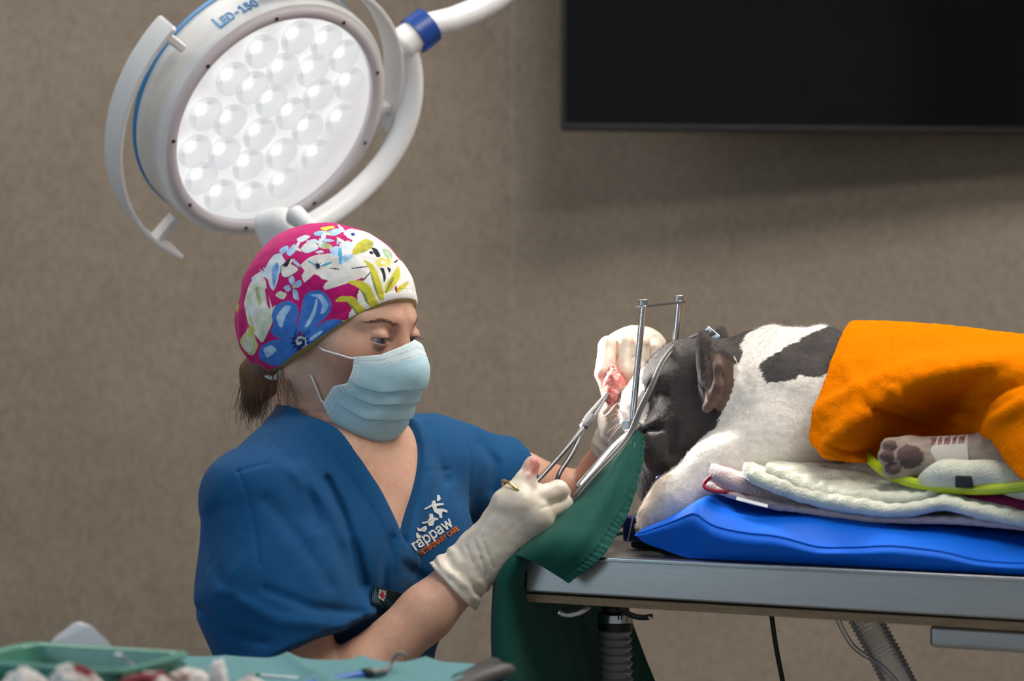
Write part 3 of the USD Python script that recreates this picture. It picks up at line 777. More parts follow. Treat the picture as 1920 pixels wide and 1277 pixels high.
SK = [
    [(976, 1012, -.010), (958, 1041, -.016), (940, 1056, -.018), (927, 1082, -.020), (923, 1120, -.02), (922, 1180, -.02), (925, 1250, -.018), (930, 1340, -.016), (935, 1600, -.015)],
    [(984, 1020, -.016), (968, 1045, -.030), (956, 1062, -.034), (944, 1090, -.036), (941, 1120, -.036), (941, 1180, -.036), (944, 1250, -.034), (950, 1340, -.03), (955, 1600, -.03)],
    [(996, 1030, .004), (986, 1052, -.014), (978, 1075, -.018), (968, 1100, -.020), (966, 1125, -.020), (966, 1180, -.02), (970, 1250, -.018), (976, 1340, -.015), (980, 1600, -.015)],
    [(1020, 1026, .04), (1000, 1050, .03), (988, 1074, .02), (990, 1100, .012), (992, 1130, .010), (994, 1180, .010), (1000, 1250, .012), (1008, 1340, .015), (1010, 1600, .015)],
    [(1050, 1022, .08), (1012, 1056, .06), (1004, 1080, .05), (1012, 1105, .05), (1018, 1130, .05), (1024, 1180, .05), (1034, 1250, .05), (1042, 1340, .05), (1050, 1600, .05)],
    [(1090, 1012, .15), (1052, 1050, .12), (1044, 1078, .12), (1052, 1105, .12), (1062, 1130, .12), (1070, 1180, .12), (1084, 1250, .12), (1092, 1340, .12), (1100, 1600, .12)],
    [(1150, 1000, .25), (1110, 1044, .23), (1102, 1070, .23), (1112, 1100, .23), (1122, 1130, .23), (1134, 1180, .23), (1154, 1250, .23), (1164, 1340, .23), (1170, 1600, .23)],
    [(1200, 990, .32), (1160, 1036, .31), (1152, 1070, .31), (1162, 1100, .31), (1172, 1130, .31), (1190, 1180, .31), (1222, 1262, .31), (1246, 1340, .31), (1270, 1600, .31)]]
g = lattice([[PV(*p) for p in c] for c in SK], 150, 110, 3, 3)
N_ = gnormals(g)
du = np.linspace(0, 1, 150)[:, None]; dv = np.linspace(0, 1, 110)[None]
g = g + N_ * (0.008 * fb(g * A([1, 1, 0.3]), 24, 2, 31) * np.clip(dv * 2 - 0.4, 0, 1) - 0.0012 * np.exp(-((du - 0.10) / 0.008) ** 2))[..., None]
put(drp, 'skirt', thicken(g, 0.0016), M['drape'], 60)

# under the table: hoses, cables
def corrugated(path, r, pitch, depth, seg=24, per=8):
    L = np.linalg.norm(np.diff(path, axis=0), axis=1).sum(); n = int(L / pitch * per)
    p = spline(path, n, 3)
    return tube(p, r + depth * np.cos(np.arange(n) * 2 * np.pi / per), seg)


hs = thing('corrugated_hose', 'thick grey corrugated hose hanging under the table corner', 'hose', PV(1155, 1160, .15))
hp = [PV(1152, 1140, .15), PV(1154, 1170, .15), PV(1155, 1220, .15), PV(1157, 1300, .15), PV(1160, 1500, .16), PV(1175, 1900, .2)]
put(hs, 'hose', corrugated(A(hp[1:]), 0.0178, 0.0093, 0.0016), M['hose'], True)
put(hs, 'socket', lathe([(0.001, 0.0), (0.020, 0.0), (0.020, 0.02), (0.0165, 0.022), (0.0165, 0.04), (0.001, 0.04)], PV(1154, 1181, .15), A([0, 0, 1.]), 32), M['black'], 40)
cl = put(hs, 'hose_clamp', lathe([(0.0205, 0), (0.0212, 0.0005), (0.0212, 0.0095), (0.0205, 0.010)], PV(1154, 1166, .15), A([0, 0, 1.]), 40), M['steel'], 40, label='steel worm-drive clamp around the hose top')
for k in range(5):
    a = PV(1148 + 6 * k, 1158, .13)
    put(cl, 'slot', obox(A([a[0], PV(1154, 1166, .15)[1] - 0.0212 + 0.00006 * (k - 2) ** 2 * 20, a[2] + 0.0]), (0.0009, 0.0006, 0.003)), M['black'], False)
put(None, 'black_cable', tube(spline([PV(1440, 1120, .3), PV(1446, 1150, .3), PV(1453, 1200, .3), PV(1468, 1280, .3), PV(1490, 1500, .32), PV(1500, 2000, .35)], 50), 0.0030, 10), M['cable_black'], True,
    label='thin black cable hanging straight down below the table', cat='cable')
bt_ = thing('breathing_tube', 'clear ribbed breathing tube slanting down below the table', 'tube', PV(1660, 1180, .3))
put(bt_, 'tubing', corrugated(A([PV(1600, 1110, .33), PV(1622, 1160, .33), PV(1655, 1220, .33), PV(1690, 1290, .34), PV(1800, 1500, .36)]), 0.0195, 0.0052, 0.0012, 20, 6), M['clear_tube'], True)
put(None, 'clear_line', tube(spline([PV(1555, 1120, .26), PV(1567, 1152, .26), PV(1585, 1190, .26), PV(1604, 1216, .27), PV(1640, 1240, .29), PV(1690, 1290, .3), PV(1800, 1500, .33)], 60), 0.0030, 10), M['clear_tube'], True,
    label='thin clear tube curving beside the ribbed breathing tube', cat='tube')

# ------------------------------------------------------------------ the surgeon
M['skin'] = mat('skin', (0.8, 0.5, 0.4), 0.48, col=True, vary=0.12, vscale=90, bump=0.22, bscale=700, sss=0.15, sss_r=(1, 0.3, 0.15), spec=0.4)
M['scrub'] = mat('scrub_cotton', (0.0035, 0.066, 0.190), 0.85, vary=0.10, vscale=300, bump=0.2, bscale=1600, sheen=0.05, spec=0.15)
M['scrub_dark'] = mat('trouser_cotton', (0.006, 0.014, 0.045), 0.85, vary=0.10, vscale=300, bump=0.2, bscale=1600)
M['glove'] = mat('latex', (0.8, 0.75, 0.68), 0.36, col=True, vary=0.06, vscale=60, bump=0.12, bscale=260, sss=0.1, spec=0.45)
M['cap'] = mat('cap_cotton', (1, 1, 1), 0.85, col=True, vary=0.05, vscale=400, bump=0.2, bscale=1400, sheen=0.1, spec=0.15)
M['mask'] = mat('mask_fabric', (0.8, 0.9, 0.95), 0.8, col=True, vary=0.05, vscale=900, bump=0.3, bscale=1800, spec=0.2)
M['loop'] = mat('white_elastic', (0.80, 0.81, 0.82), 0.8, vary=0.06)
M['hair'] = mat('brown_hair', (0.17, 0.080, 0.038), 0.5, vary=0.5, vscale=300, stretch=(1, 1, 0.1), bump=0.5, bscale=500)
M['eye'] = mat('eyeball', (1, 1, 1), 0.12, col=True, spec=0.6)

HA = math.radians(57.0); HP = math.radians(13.0)
HO = W(640, 605, 0.0)
fh = A([math.sin(HA), -math.cos(HA), 0])
HF = fh * math.cos(HP) + A([0, 0, -math.sin(HP)])
HL = nrm(A([math.cos(HA), math.sin(HA), 0]) + A([0, 0, 0.03]))        # her left
HF = nrm(HF - HL * (HF @ HL)); HU = np.cross(HL, HF) * -1.0
HU = HU if HU[2] > 0 else -HU
HAX = (HL, HF, HU)


def HD(x, y, z):
    """head frame (her left, forward, up) -> world"""
    return HO + x * HL + y * HF + z * HU


def headpts(p):
    q = p - HO
    return np.stack([q @ HL, q @ HF, q @ HU], 1)


EYES = [(-0.0308, 0.0775, 0.0), (0.0308, 0.0775, 0.0)]


def head_sdf(p):
    q = headpts(p); m = q.copy(); m[:, 0] = np.abs(m[:, 0])
    d = ell(q, (0, -0.012, 0.022), (0.073, 0.096, 0.084))                    # skull
    d = smin(d, ell(q, (0, 0.030, -0.030), (0.060, 0.062, 0.078)), 0.03)     # face
    d = smin(d, ell(q, (0, 0.050, -0.088), (0.030, 0.032, 0.026)), 0.03)     # chin
    d = smin(d, cone(m, A([0.056, -0.012, -0.060]), A([0.020, 0.058, -0.092]), 0.014, 0.016), 0.03)   # jaw
    d = smin(d, ell(m, (0.044, 0.052, -0.022), (0.022, 0.024, 0.018)), 0.022)  # cheek bone
    d = smin(d, cone(m, A([0.010, 0.084, 0.021]), A([0.046, 0.063, 0.019]), 0.0075, 0.007), 0.012)     # brow
    d = smax(d, -ell(m, (0.030, 0.099, 0.001), (0.019, 0.017, 0.0125)), 0.010)  # eye socket
    d = smin(d, cone(q, A([0, 0.084, 0.006]), A([0, 0.108, -0.036]), 0.008, 0.0105), 0.012)  # nose
    d = smin(d, ell(m, (0.011, 0.096, -0.040), (0.010, 0.010, 0.008)), 0.006)
    d = smin(d, ell(q, (0, 0.083, -0.064), (0.022, 0.014, 0.010)), 0.012)       # lips
    e = A([0.0308, 0.0775, 0.0])
    r = np.linalg.norm(m - e, axis=1)
    lid = np.maximum(r - 0.0129, 0.0112 - r)
    up, lo = m[:, 2] - e[2], m[:, 1] - e[1]
    x = (m[:, 0] - e[0]) / 0.0155
    opn = 0.0036 * np.clip(1 - x * x, 0, 1) ** 0.7
    lid = np.maximum(lid, np.where(up > -0.0020, opn * 0.9 - 0.0012 - up, up + opn * 1.1 + 0.0008))  # open almond
    lid = np.maximum(lid, -lo)
    d = smin(d, np.maximum(r - 0.0113, -lo), 0.002)
    d = smax(d, -np.maximum(np.maximum(up - opn * 0.9 + 0.0012, -(up + opn * 1.1 + 0.0008)), np.maximum(-lo, np.abs(x) * 0.0155 - 0.0150)), 0.0015)
    d = smin(d, lid, 0.0025)
    d = smin(d, ell(m, (0.072, -0.012, -0.014), (0.008, 0.017, 0.028)), 0.008)  # ear
    return d


SR, SL = W(468, 955, -0.125), W(806, 880, 0.135)
ER, WRr = W(598, 1345, -0.165), W(882, 1068, -0.105)
EL, WRl = W(1112, 945, 0.30), W(1169, 806, 0.15)
TLf = nrm((SL - SR) * A([1, 1, 0])); TF = A([TLf[1], -TLf[0], 0]); TZ = A([0, 0, 1.])
TO = A([-0.198, 0.012, 0])                          # axis of the trunk at the chest


def trunk_pts(p):
    q = p - TO
    z = p[:, 2]
    back = np.interp(z, [0.5, 0.75, 0.95, 1.1], [-0.06, -0.035, -0.012, 0.0])
    return np.stack([q @ TLf, q @ TF - back, z], 1)


ZT = A([0.46, 0.56, 0.66, 0.78, 0.88, 0.96, 1.02, 1.06, 1.09, 1.115])
AXT = A([0.165, 0.175, 0.160, 0.138, 0.145, 0.150, 0.150, 0.135, 0.100, 0.055])
AYT = A([0.115, 0.120, 0.108, 0.095, 0.102, 0.108, 0.100, 0.085, 0.068, 0.050])
ax_s, ay_s = make_interp_spline(ZT, AXT, 2), make_interp_spline(ZT, AYT, 2)


def trunk_sdf(p, grow=0.0, bust=True):
    t = trunk_pts(p); z = np.clip(t[:, 2], ZT[0], ZT[-1])
    a, b = ax_s(z) + grow, ay_s(z) + grow
    k = np.sqrt((t[:, 0] / a) ** 2 + (t[:, 1] / b) ** 2)
    d = (k - 1) * np.minimum(a, b)
    d = np.maximum(d, np.maximum(t[:, 2] - ZT[-1], ZT[0] - t[:, 2]))
    if bust:
        m = t.copy(); m[:, 0] = np.abs(m[:, 0])
        d = smin(d, ell(m, (0.068, 0.068, 0.935), (0.062 + grow, 0.052 + grow, 0.062 + grow)), 0.05)
    return d


NK0, NK1 = W(604, 800, 0.035), HD(0, -0.02, -0.05)


def body_sdf(p):
    d = trunk_sdf(p)
    d = smin(d, cone(p, NK0, NK1, 0.056, 0.050), 0.03)
    d = smin(d, cone(p, NK0 + A([0.0, 0.0, -0.03]), SR + A([0.02, 0.03, 0.0]), 0.045, 0.045), 0.05)
    d = smin(d, cone(p, NK0 + A([0.0, 0.0, -0.03]), SL, 0.045, 0.045), 0.05)
    d = smin(d, chain(p, [SR, SR * 0.5 + ER * 0.5, ER], [0.052, 0.046, 0.038], 0.02), 0.03)
    fo = nrm(WRr - ER)
    d = smin(d, chain(p, [ER, ER + 0.28 * (WRr - ER) + A([0, 0, .004]), ER + 0.7 * (WRr - ER), WRr + fo * 0.02], [0.033, 0.0335, 0.0295, 0.0255], 0.015), 0.012)
    d = smin(d, chain(p, [SL, SL * 0.5 + EL * 0.5, EL], [0.050, 0.044, 0.036], 0.02), 0.03)
    d = smin(d, chain(p, [EL, EL * 0.6 + WRl * 0.4, WRl], [0.034, 0.032, 0.025], 0.015), 0.012)
    # hips and legs, seated
    for s in (-1, 1):
        hip = TO + TLf * s * 0.09 - TF * 0.06 + A([0, 0, 0.52]); kn = hip + TF * 0.40 + TLf * s * 0.06 + A([0, 0, -0.02])
        an = kn - TF * 0.02 + A([0, 0, -0.42]); toe = an + TF * 0.16 + A([0, 0, -0.045])
        d = smin(d, chain(p, [hip, kn, an], [0.085, 0.055, 0.038], 0.03), 0.03)
        d = smin(d, cone(p, an + A([0, 0, -0.03]), toe, 0.036, 0.026), 0.02)
    return smin(d, head_sdf(p), 0.018)


xs = np.unique(np.r_[axis_grid(-0.50, -0.29, 0.008), axis_grid(-0.29, -0.105, 0.0021), axis_grid(-0.105, 0.22, 0.0055)])
ys = np.unique(np.r_[axis_grid(-0.62, -0.13, 0.007), axis_grid(-0.13, 0.11, 0.0028), axis_grid(0.11, 0.46, 0.007)])
zs = np.unique(np.r_[axis_grid(0.02, 0.75, 0.012), axis_grid(0.75, 1.085, 0.0055), axis_grid(1.085, 1.36, 0.0021)])
body = surface(body_sdf, xs, ys, zs)
bv = np.array(body.vertices)
q = headpts(bv)
skin = np.tile(A([0.63, 0.365, 0.265]), (len(bv), 1))
mot = fb(bv, 60, 3, 5)[:, None]
skin *= 1 + 0.25 * mot * A([0.3, 1, 1.1])
frk = (fb(bv, 420, 2, 9) > 0.27)[:, None]
skin = np.where(frk, skin * A([0.92, 0.83, 0.79]), skin)
hd = np.linalg.norm(q, axis=1) < 0.16
chk = np.exp(-((np.abs(q[:, 0]) - 0.048) ** 2 + (q[:, 1] - 0.06) ** 2 + (q[:, 2] + 0.03) ** 2) / 0.022 ** 2)[:, None]
skin = skin * (1 - 0.30 * chk * A([0.1, 1, 0.9]))
m = q.copy(); m[:, 0] = np.abs(m[:, 0])
er = np.linalg.norm(m - A([0.0308, 0.0775, 0]), axis=1)
rim = np.exp(-((er - 0.0112) / 0.0018) ** 2) * (np.abs(m[:, 2]) < 0.006) * (m[:, 1] > 0.07)
skin = skin * (1 - 0.35 * rim[:, None] * A([0.5, 1, 0.9]))
lip = np.exp(-(q[:, 0] ** 2 / 0.02 ** 2 + (q[:, 1] - 0.094) ** 2 / 0.01 ** 2 + (q[:, 2] + 0.064) ** 2 / 0.008 ** 2))[:, None]
skin = skin * (1 - lip * A([0.0, 0.5, 0.4]))
per = thing('person', 'person in navy blue scrubs, floral cap and face mask leaning over the dog', 'person', (TO[0], TO[1], 0.0))
put(per, 'body', body, M['skin'], col=skin)
for e in EYES:
    c = HD(*e); s = trimesh.creation.icosphere(4, 0.0112); n0 = np.array(s.vertices)
    gaze = nrm(W(1165, 740, 0.03) - c); gaze = nrm(gaze * 0.40 + nrm(A([0, -BACK, EYE]) - c) * 0.8 - A([0, 0, 0.12]))
    ang = np.degrees(np.arccos(np.clip(n0 @ gaze / 0.0112, -1, 1)))[:, None]
    colr = np.where(ang < 13, A([0.01, 0.01, 0.01]), np.where(ang < 33, A([0.11, 0.17, 0.23]) * (1.25 - (ang - 13) / 36), A([0.50, 0.45, 0.42])))
    put(per, 'eye', trimesh.Trimesh(n0 + c, s.faces, process=False), M['eye'], col=colr)

# eyebrows, lashes, loose hair, ponytail
rg = np.random.default_rng(3)


def on_head(x, z, lift=0.0):
    """first hit of the head surface from the front at (x, z) in the head frame"""
    y = np.linspace(0.13, 0.03, 101); pts = A([HD(x, b, z) for b in y]); d = head_sdf(pts)
    i = np.argmax(d < 0); return HD(x, y[i] + lift, z)


st, wd = [], []
for s in (-1, 1):
    for k in range(130):
        t = rg.random(); x = s * (0.013 + 0.040 * t); z = 0.0165 + 0.007 * math.sin(min(1, t * 1.35) * 2.3) - 0.004 * t + rg.normal(0, 0.0014) * (1.2 - t)
        a = on_head(x, z, 0.0002); b = on_head(x + s * 0.006, z + 0.0018 * (0.6 - t) * 1.5, 0.0009)
        st.append(A([a, (a + b) / 2 + HF * 0.0004, b])); wd.append([0.0003, 0.00028, 0.00012])
M['brow'] = mat('brow_hair', (0.16, 0.075, 0.04), 0.6, vary=0.2)
curves(per, 'eyebrows', st, wd, M['brow'], kind='stuff')
st, wd = [], []
for s in (-1, 1):
    for k in range(34):
        t = -1 + 2 * rg.random(); x = s * 0.0308 + t * 0.0135; zt = 0.0033 * (1 - t * t) ** 0.7 - 0.0012
        a = HD(x, 0.0775 + math.sqrt(max(0.0128 ** 2 - (t * 0.0120) ** 2, 1e-8)), zt)
        st.append(A([a, a + HF * 0.003 - HU * 0.0010 + HL * t * 0.001, a + HF * 0.0048 + HL * t * 0.002])); wd.append([0.00022, 0.00018, 0.00006])
curves(per, 'eyelashes', st, wd, M['hair'], kind='stuff')

# hair under the cap and the low ponytail
HB = [W(520, 668, 0.055), W(492, 705, 0.065), W(478, 740, 0.065), W(474, 775, 0.06)]


def hair_sdf(p):
    d = chain(p, HB[:3], [0.026, 0.024, 0.012], 0.02)
    d = smin(d, cone(p, HD(0.0, -0.066, -0.045), HD(0, -0.085, -0.020), 0.030, 0.034), 0.02)
    return d + 0.004 * fb(p * A([1, 1, 0.35]), 120, 2, 4)


lo, hi = A([-0.34, -0.05, 1.08]), A([-0.20, 0.16, 1.24])
hair = put(per, 'hair', box_surface(hair_sdf, lo, hi, 0.003), M['hair'], True, label='brown hair in a low ponytail under the cap')
st, wd = [], []
for k in range(420):
    a0 = rg.random() * 2 * np.pi; rr0 = math.sqrt(rg.random()); o = A([math.cos(a0), 0.8 * math.sin(a0), 0]) * rr0
    spread = rg.normal(0, 0.006, 3) * A([1, 1, .4]); ln = rg.uniform(0.5, 1.0)
    pts = [HB[0] + o * 0.020, HB[1] + o * 0.023, HB[2] + o * 0.019 + spread * 0.4, HB[2] * (1 - ln) + ln * W(472 + rg.normal(0, 9), 790 + rg.normal(0, 12), 0.06) + o * 0.012 + spread]
    st.append(spline(pts, 12)); wd.append(np.linspace(0.0006, 0.00025, 12))
for k in range(60):
    a = HD(-0.055 - 0.02 * rg.random(), -0.05 + 0.03 * rg.random(), -0.035 - 0.03 * rg.random())
    b = a + A([rg.normal(0.0, 0.012), -0.004, -0.035 - 0.03 * rg.random()]); c = b + A([rg.normal(0.004, 0.012), 0, -0.03])
    st.append(spline([a, b, c], 10, 2)); wd.append(np.linspace(0.0004, 0.00015, 10))
curves(hair, 'strands', st, wd, M['hair'], kind='stuff')

# cap ---------------------------------------------------------------
cp_f, cp_t, cp_n = HD(0.0, 0.088, 0.062), HD(-0.078, 0.0, -0.018), HD(0, -0.10, -0.040)
capn = nrm(np.cross(cp_t - cp_f, HD(0.078, 0.0, -0.018) - cp_f)); capn = capn if capn[2] > 0 else -capn


def cap_level(p):
    q = headpts(p)
    edge = np.interp(q[:, 1], [-0.16, -0.10, -0.05, -0.02, 0.02, 0.05, 0.08, 0.10], [-0.050, -0.066, -0.068, -0.056, -0.020, 0.012, 0.043, 0.058])
    return q[:, 2] - edge


def cap_sdf(p):
    q = headpts(p)
    d = ell(q, (0, -0.012, 0.022), (0.079, 0.1025, 0.0890))
    d = smin(d, ell(q, (0, -0.064, 0.010), (0.068, 0.060, 0.074)), 0.05)
    d = smin(d, ell(q, (0, -0.022, -0.022), (0.086, 0.084, 0.062)), 0.03)
    d = smin(d, ell(q, (0, -0.082, -0.028), (0.056, 0.044, 0.040)), 0.03)
    lv = cap_level(p)
    d = d - 0.0010 * np.clip(1 - np.abs(lv - 0.007) / 0.007, 0, 1) ** 0.5
    bk = np.clip((-q[:, 1] - 0.02) / 0.08, 0, 1) * np.clip(1 - lv / 0.09, 0, 1)
    ang = np.arctan2(q[:, 0], -q[:, 1] + 0.01)
    d = d + 0.0024 * bk * np.sin(ang * 26 + 5 * fb(p, 30, 2, 2)) + 0.004 * fb(p, 26, 2, 8) + 0.0015 * fb(p, 80, 2, 3) * (lv > 0.014)
    return smax(d, -lv, 0.002)


capm = box_surface(cap_sdf, HO - A([0.16, 0.15, 0.09]), HO + A([0.13, 0.14, 0.16]), 0.0018)
cv0, cf0, cn0 = meshkit.arrays(capm, True)
cv, cf = trimesh.remesh.subdivide(cv0, cf0)
capm = trimesh.Trimesh(cv, cf, process=False)
cv, cf, cn = meshkit.arrays(capm, True)
cpx = proj(cv); front = cn[:, 1] < 0.1
ftree = cKDTree(cpx[front]); fidx = np.where(front)[0]
cdep = Depth(capm, A([0, -1, 0]))
MAG, WHI, CRE, BLU, LBL, DBL, YEL, OLI, PGR, TEA, BLK, SKY = [A(c) for c in (
    (0.52, 0.008, 0.16), (0.82, 0.82, 0.82), (0.70, 0.66, 0.60), (0.030, 0.165, 0.60), (0.27, 0.50, 0.86), (0.010, 0.05, 0.30), (0.66, 0.62, 0.06), (0.24, 0.28, 0.07),
    (0.58, 0.66, 0.42), (0.10, 0.40, 0.36), (0.02, 0.02, 0.03), (0.52, 0.70, 0.90))]
ccol = np.tile(MAG, (len(cv), 1))
streak = fb(cv * A([1, 1, 0.5]), 160, 3, 17)
vary = 1 + 0.3 * fb(cv, 120, 2, 27)[:, None]


def frame_at(i):
    n = cn[i]; e1 = nrm(np.cross(A([0.05, 0.1, 1.]), n)); return cv[i], e1, np.cross(n, e1), n


def flat_at(p, fr):
    """position on the cap unrolled around a point of it, in millimetres"""
    d = p - fr[0]; t = np.stack([d @ fr[1], d @ fr[2]], -1); h = d @ fr[3]; r = np.linalg.norm(t, axis=-1)
    return t * (np.where(r > 1e-9, np.sqrt(r * r + h * h) / np.maximum(r, 1e-9), 1))[..., None] * 1000


def fill(fr, shape, c0, c1=None, k=1.0):
    ok = np.where((np.linalg.norm(cv - fr[0], axis=1) < 0.085) & (cn @ fr[3] > -0.15))[0]
    q = flat_at(cv[ok], fr)
    ins = ok[shapely.contains_xy(shape, q[:, 0], q[:, 1])]
    g = np.clip(0.5 + k * 1.7 * streak[ins], 0, 1)[:, None] if c1 is not None else 0.0
    ccol[ins] = c0 * (1 - g) + (c0 if c1 is None else c1) * g


def print_(pts, c0, c1=None, z=2, k=1.0, edge=None):
    """a printed shape whose outline is given where the photograph shows it on the cap"""
    pts = A(pts, float)
    pts = closed(pts, 6) if len(pts) < 60 else pts
    px = A([420, 400]) + pts * 0.34456 if z == 1 else A([422, 475]) + pts * 0.2271
    P = cdep.at(px, 0.0); fr = frame_at(fidx[ftree.query(px.mean(0))[1]])
    sh_ = Polygon(flat_at(P, fr)).buffer(0)
    if edge is not None:
        fill(fr, sh_.buffer(0.45), edge); sh_ = sh_.buffer(-0.1)
    fill(fr, sh_, c0, c1, k)


def disc(x, y, r, c0, c1=None, z=2, spikes=0, amp=0.0, ph=0.0):
    a = np.linspace(0, 2 * np.pi, 73)[:-1]; rr = r * (1 + amp * np.sin(a * spikes + ph))
    print_(np.stack([x + rr * np.cos(a), y + rr * np.sin(a)], 1), c0, c1, z)


# the sides and back that the photograph does not show carry the same print, scattered over the cap
rc = np.random.default_rng(11)
cols_ = [(BLU, LBL, BLK), (WHI, CRE, BLK), (LBL, SKY, YEL), (WHI, SKY, BLU)]
for k in range(70):
    i = rc.integers(len(cv))
    if front[i] and 455 < cpx[i, 0] < 775: continue
    fr, c = frame_at(i), cols_[k % 4]
    L_, n_p, r0 = rc.uniform(13, 26), 5, rc.uniform(0, 6)
    if k % 3 == 2:
        fill(fr, affinity.rotate(Polygon([(-18, 0), (-8, 4), (4, 5), (18, 0), (4, -3), (-8, -3)]), math.degrees(r0)), YEL, OLI)
    else:
        for j in range(n_p):
            aa = r0 + 2 * np.pi * j / n_p
            fill(fr, affinity.translate(affinity.rotate(affinity.scale(shapely.Point(0, 0).buffer(1.0), L_ * 0.52, L_ * 0.36), math.degrees(aa)), 0.5 * L_ * math.cos(aa), 0.5 * L_ * math.sin(aa)), c[0], c[1])
        fill(fr, shapely.Point(0, 0).buffer(2.6), c[2])
# white blossom mass at the upper front
hq = headpts(cv)
ccol[(hq[:, 1] > 0.045 + 0.02 * fb(cv, 40, 2, 5)) & (hq[:, 0] > -0.045) & (hq[:, 2] < 0.085)] = WHI
print_([(690, 92), (760, 88), (840, 130), (905, 190), (965, 262), (1015, 335), (1052, 405), (1020, 440), (960, 450), (880, 500), (800, 570), (740, 620), (690, 640), (680, 550), (720, 490), (735, 400), (760, 350), (700, 370), (560, 415), (540, 400),
        (570, 370), (520, 340), (600, 220), (640, 170), (700, 150), (650, 110)], WHI, WHI * 0.93, 1)
print_([(520, 340), (490, 330), (440, 372), (425, 340), (440, 310), (420, 280), (470, 240), (520, 225), (600, 222), (640, 260), (610, 320), (560, 350)], CRE, WHI, 1, edge=WHI)
print_([(540, 400), (570, 365), (660, 340), (740, 310), (780, 330), (720, 360), (640, 380), (560, 412)], CRE, WHI, 1)
print_([(600, 480), (640, 440), (690, 372), (738, 398), (722, 440), (690, 500), (676, 560), (688, 622), (650, 650), (640, 590), (580, 560), (560, 480)], MAG, MAG * 0.9, 1)
for aa in range(0, 360, 24):
    r1 = 34 + 22 * math.sin(aa * 1.7); ca, sa = math.cos(math.radians(aa)), math.sin(math.radians(aa))
    print_([(765 + 5 * sa, 105 - 5 * ca), (765 + r1 * ca, 105 + r1 * sa), (765 - 5 * sa, 105 + 5 * ca)], BLK)
disc(765, 105, 17, BLK)
for p in ([(800, 95), (870, 70), (880, 82), (815, 110)], [(690, 60), (750, 95), (745, 105), (685, 72)]): print_(p, A([0.08, 0.42, 0.62]))
for p in ([(870, 118), (935, 128), (935, 135), (872, 126)], [(1050, 120), (1190, 104), (1190, 110), (1055, 127)], [(1140, 215), (1200, 150), (1206, 155), (1148, 222)], [(1060, 350), (1105, 285), (1110, 290), (1068, 352)]): print_(p, BLK)
# small sprays and leaves near the crown
for p, c0, c1 in (([(575, 195), (620, 178), (642, 212), (600, 237)], SKY, LBL), ([(630, 240), (690, 222), (702, 236), (668, 262), (636, 276)], A([.08, .42, .66]), SKY), ([(628, 165), (680, 148), (694, 185), (640, 205)], SKY, WHI), ([(622, 198), (640, 193), (641, 272), (626, 272)], A([.08, .42, .66]), None),
                  ([(340, 212), (380, 168), (402, 190), (360, 232)], SKY, LBL), ([(300, 200), (340, 175), (352, 195), (318, 222)], LBL, SKY), ([(418, 192), (450, 158), (505, 148), (514, 190), (470, 212), (440, 215)], SKY, WHI), ([(540, 110), (612, 82), (648, 98), (600, 122)], LBL, SKY),
                  ([(490, 106), (530, 94), (546, 116), (500, 122)], LBL, None), ([(540, 118), (552, 112), (556, 155), (542, 158)], LBL, None), ([(395, 140), (440, 118), (470, 128), (420, 158)], SKY, WHI), ([(490, 153), (560, 160), (592, 187), (535, 192)], PGR, OLI), ([(525, 78), (590, 68), (600, 80), (545, 92)], YEL, None), ([(660, 95), (700, 84), (740, 112), (700, 142), (668, 128)], WHI, SKY),
                  ([(690, 110), (708, 106), (712, 120), (696, 122)], DBL, None), ([(697, 222), (718, 172), (770, 138), (815, 158), (800, 190), (750, 217)], YEL, OLI), ([(803, 188), (832, 195), (852, 232), (830, 237)], BLK, None), ([(790, 210), (806, 205), (812, 222), (796, 220)], BLK, None),
                  ([(862, 192), (900, 198), (917, 235), (902, 256), (875, 230)], TEA, PGR), ([(820, 270), (850, 240), (880, 250), (905, 240), (912, 270), (895, 292), (860, 286), (840, 292)], YEL, A([.8, .78, .4])), ([(852, 262), (868, 256), (874, 270), (860, 276)], WHI, None)):
    print_(p, c0, c1, 1)
rs = np.random.default_rng(21)
for k in range(26):
    x, y, an, l = rs.uniform(215, 640), 0, rs.uniform(0, 3.14), rs.uniform(20, 34)
    y = 70 + (640 - x) * 0.42 + rs.uniform(0, 110)
    if 400 < x < 640 and y > 215: continue
    ca, sa = math.cos(an), math.sin(an)
    print_([(x - l * ca, y - l * sa), (x - l * .2 * ca - 9 * sa, y - l * .2 * sa + 9 * ca), (x + l * ca, y + l * sa), (x + l * .2 * ca + 9 * sa, y + l * .2 * sa - 9 * ca)], (SKY, WHI, LBL, PGR)[k % 4], (WHI, SKY, SKY, WHI)[k % 4], 1)
# flame leaves
for p in ([(1010, 235), (1100, 222), (1185, 258), (1225, 330), (1268, 430), (1232, 465), (1180, 420), (1150, 340), (1090, 280)], [(910, 395), (960, 352), (1062, 362), (1115, 420), (1195, 500), (1150, 545), (1090, 500), (1040, 440), (1000, 400)],
          [(955, 560), (1040, 542), (1105, 575), (1050, 630), (1000, 602)], [(1145, 55), (1212, 88), (1254, 150), (1295, 260), (1316, 370), (1280, 395), (1250, 330), (1220, 220), (1190, 130)], [(1432, 105), (1445, 190), (1404, 262), (1330, 335), (1318, 280), (1370, 190)],
          [(1515, 230), (1492, 282), (1430, 325), (1408, 302), (1460, 258)]):
    print_(p, YEL, YEL * 0.82)
for p in ([(1100, 285), (1160, 340), (1190, 420), (1225, 462), (1205, 440), (1160, 400), (1130, 330)], [(1010, 405), (1060, 440), (1100, 500), (1140, 540), (1100, 520), (1050, 460)], [(1195, 130), (1230, 220), (1262, 330), (1282, 390), (1250, 340), (1215, 230)], [(1330, 300), (1375, 205), (1400, 200), (1360, 280), (1325, 330)]):
    print_(p, OLI)
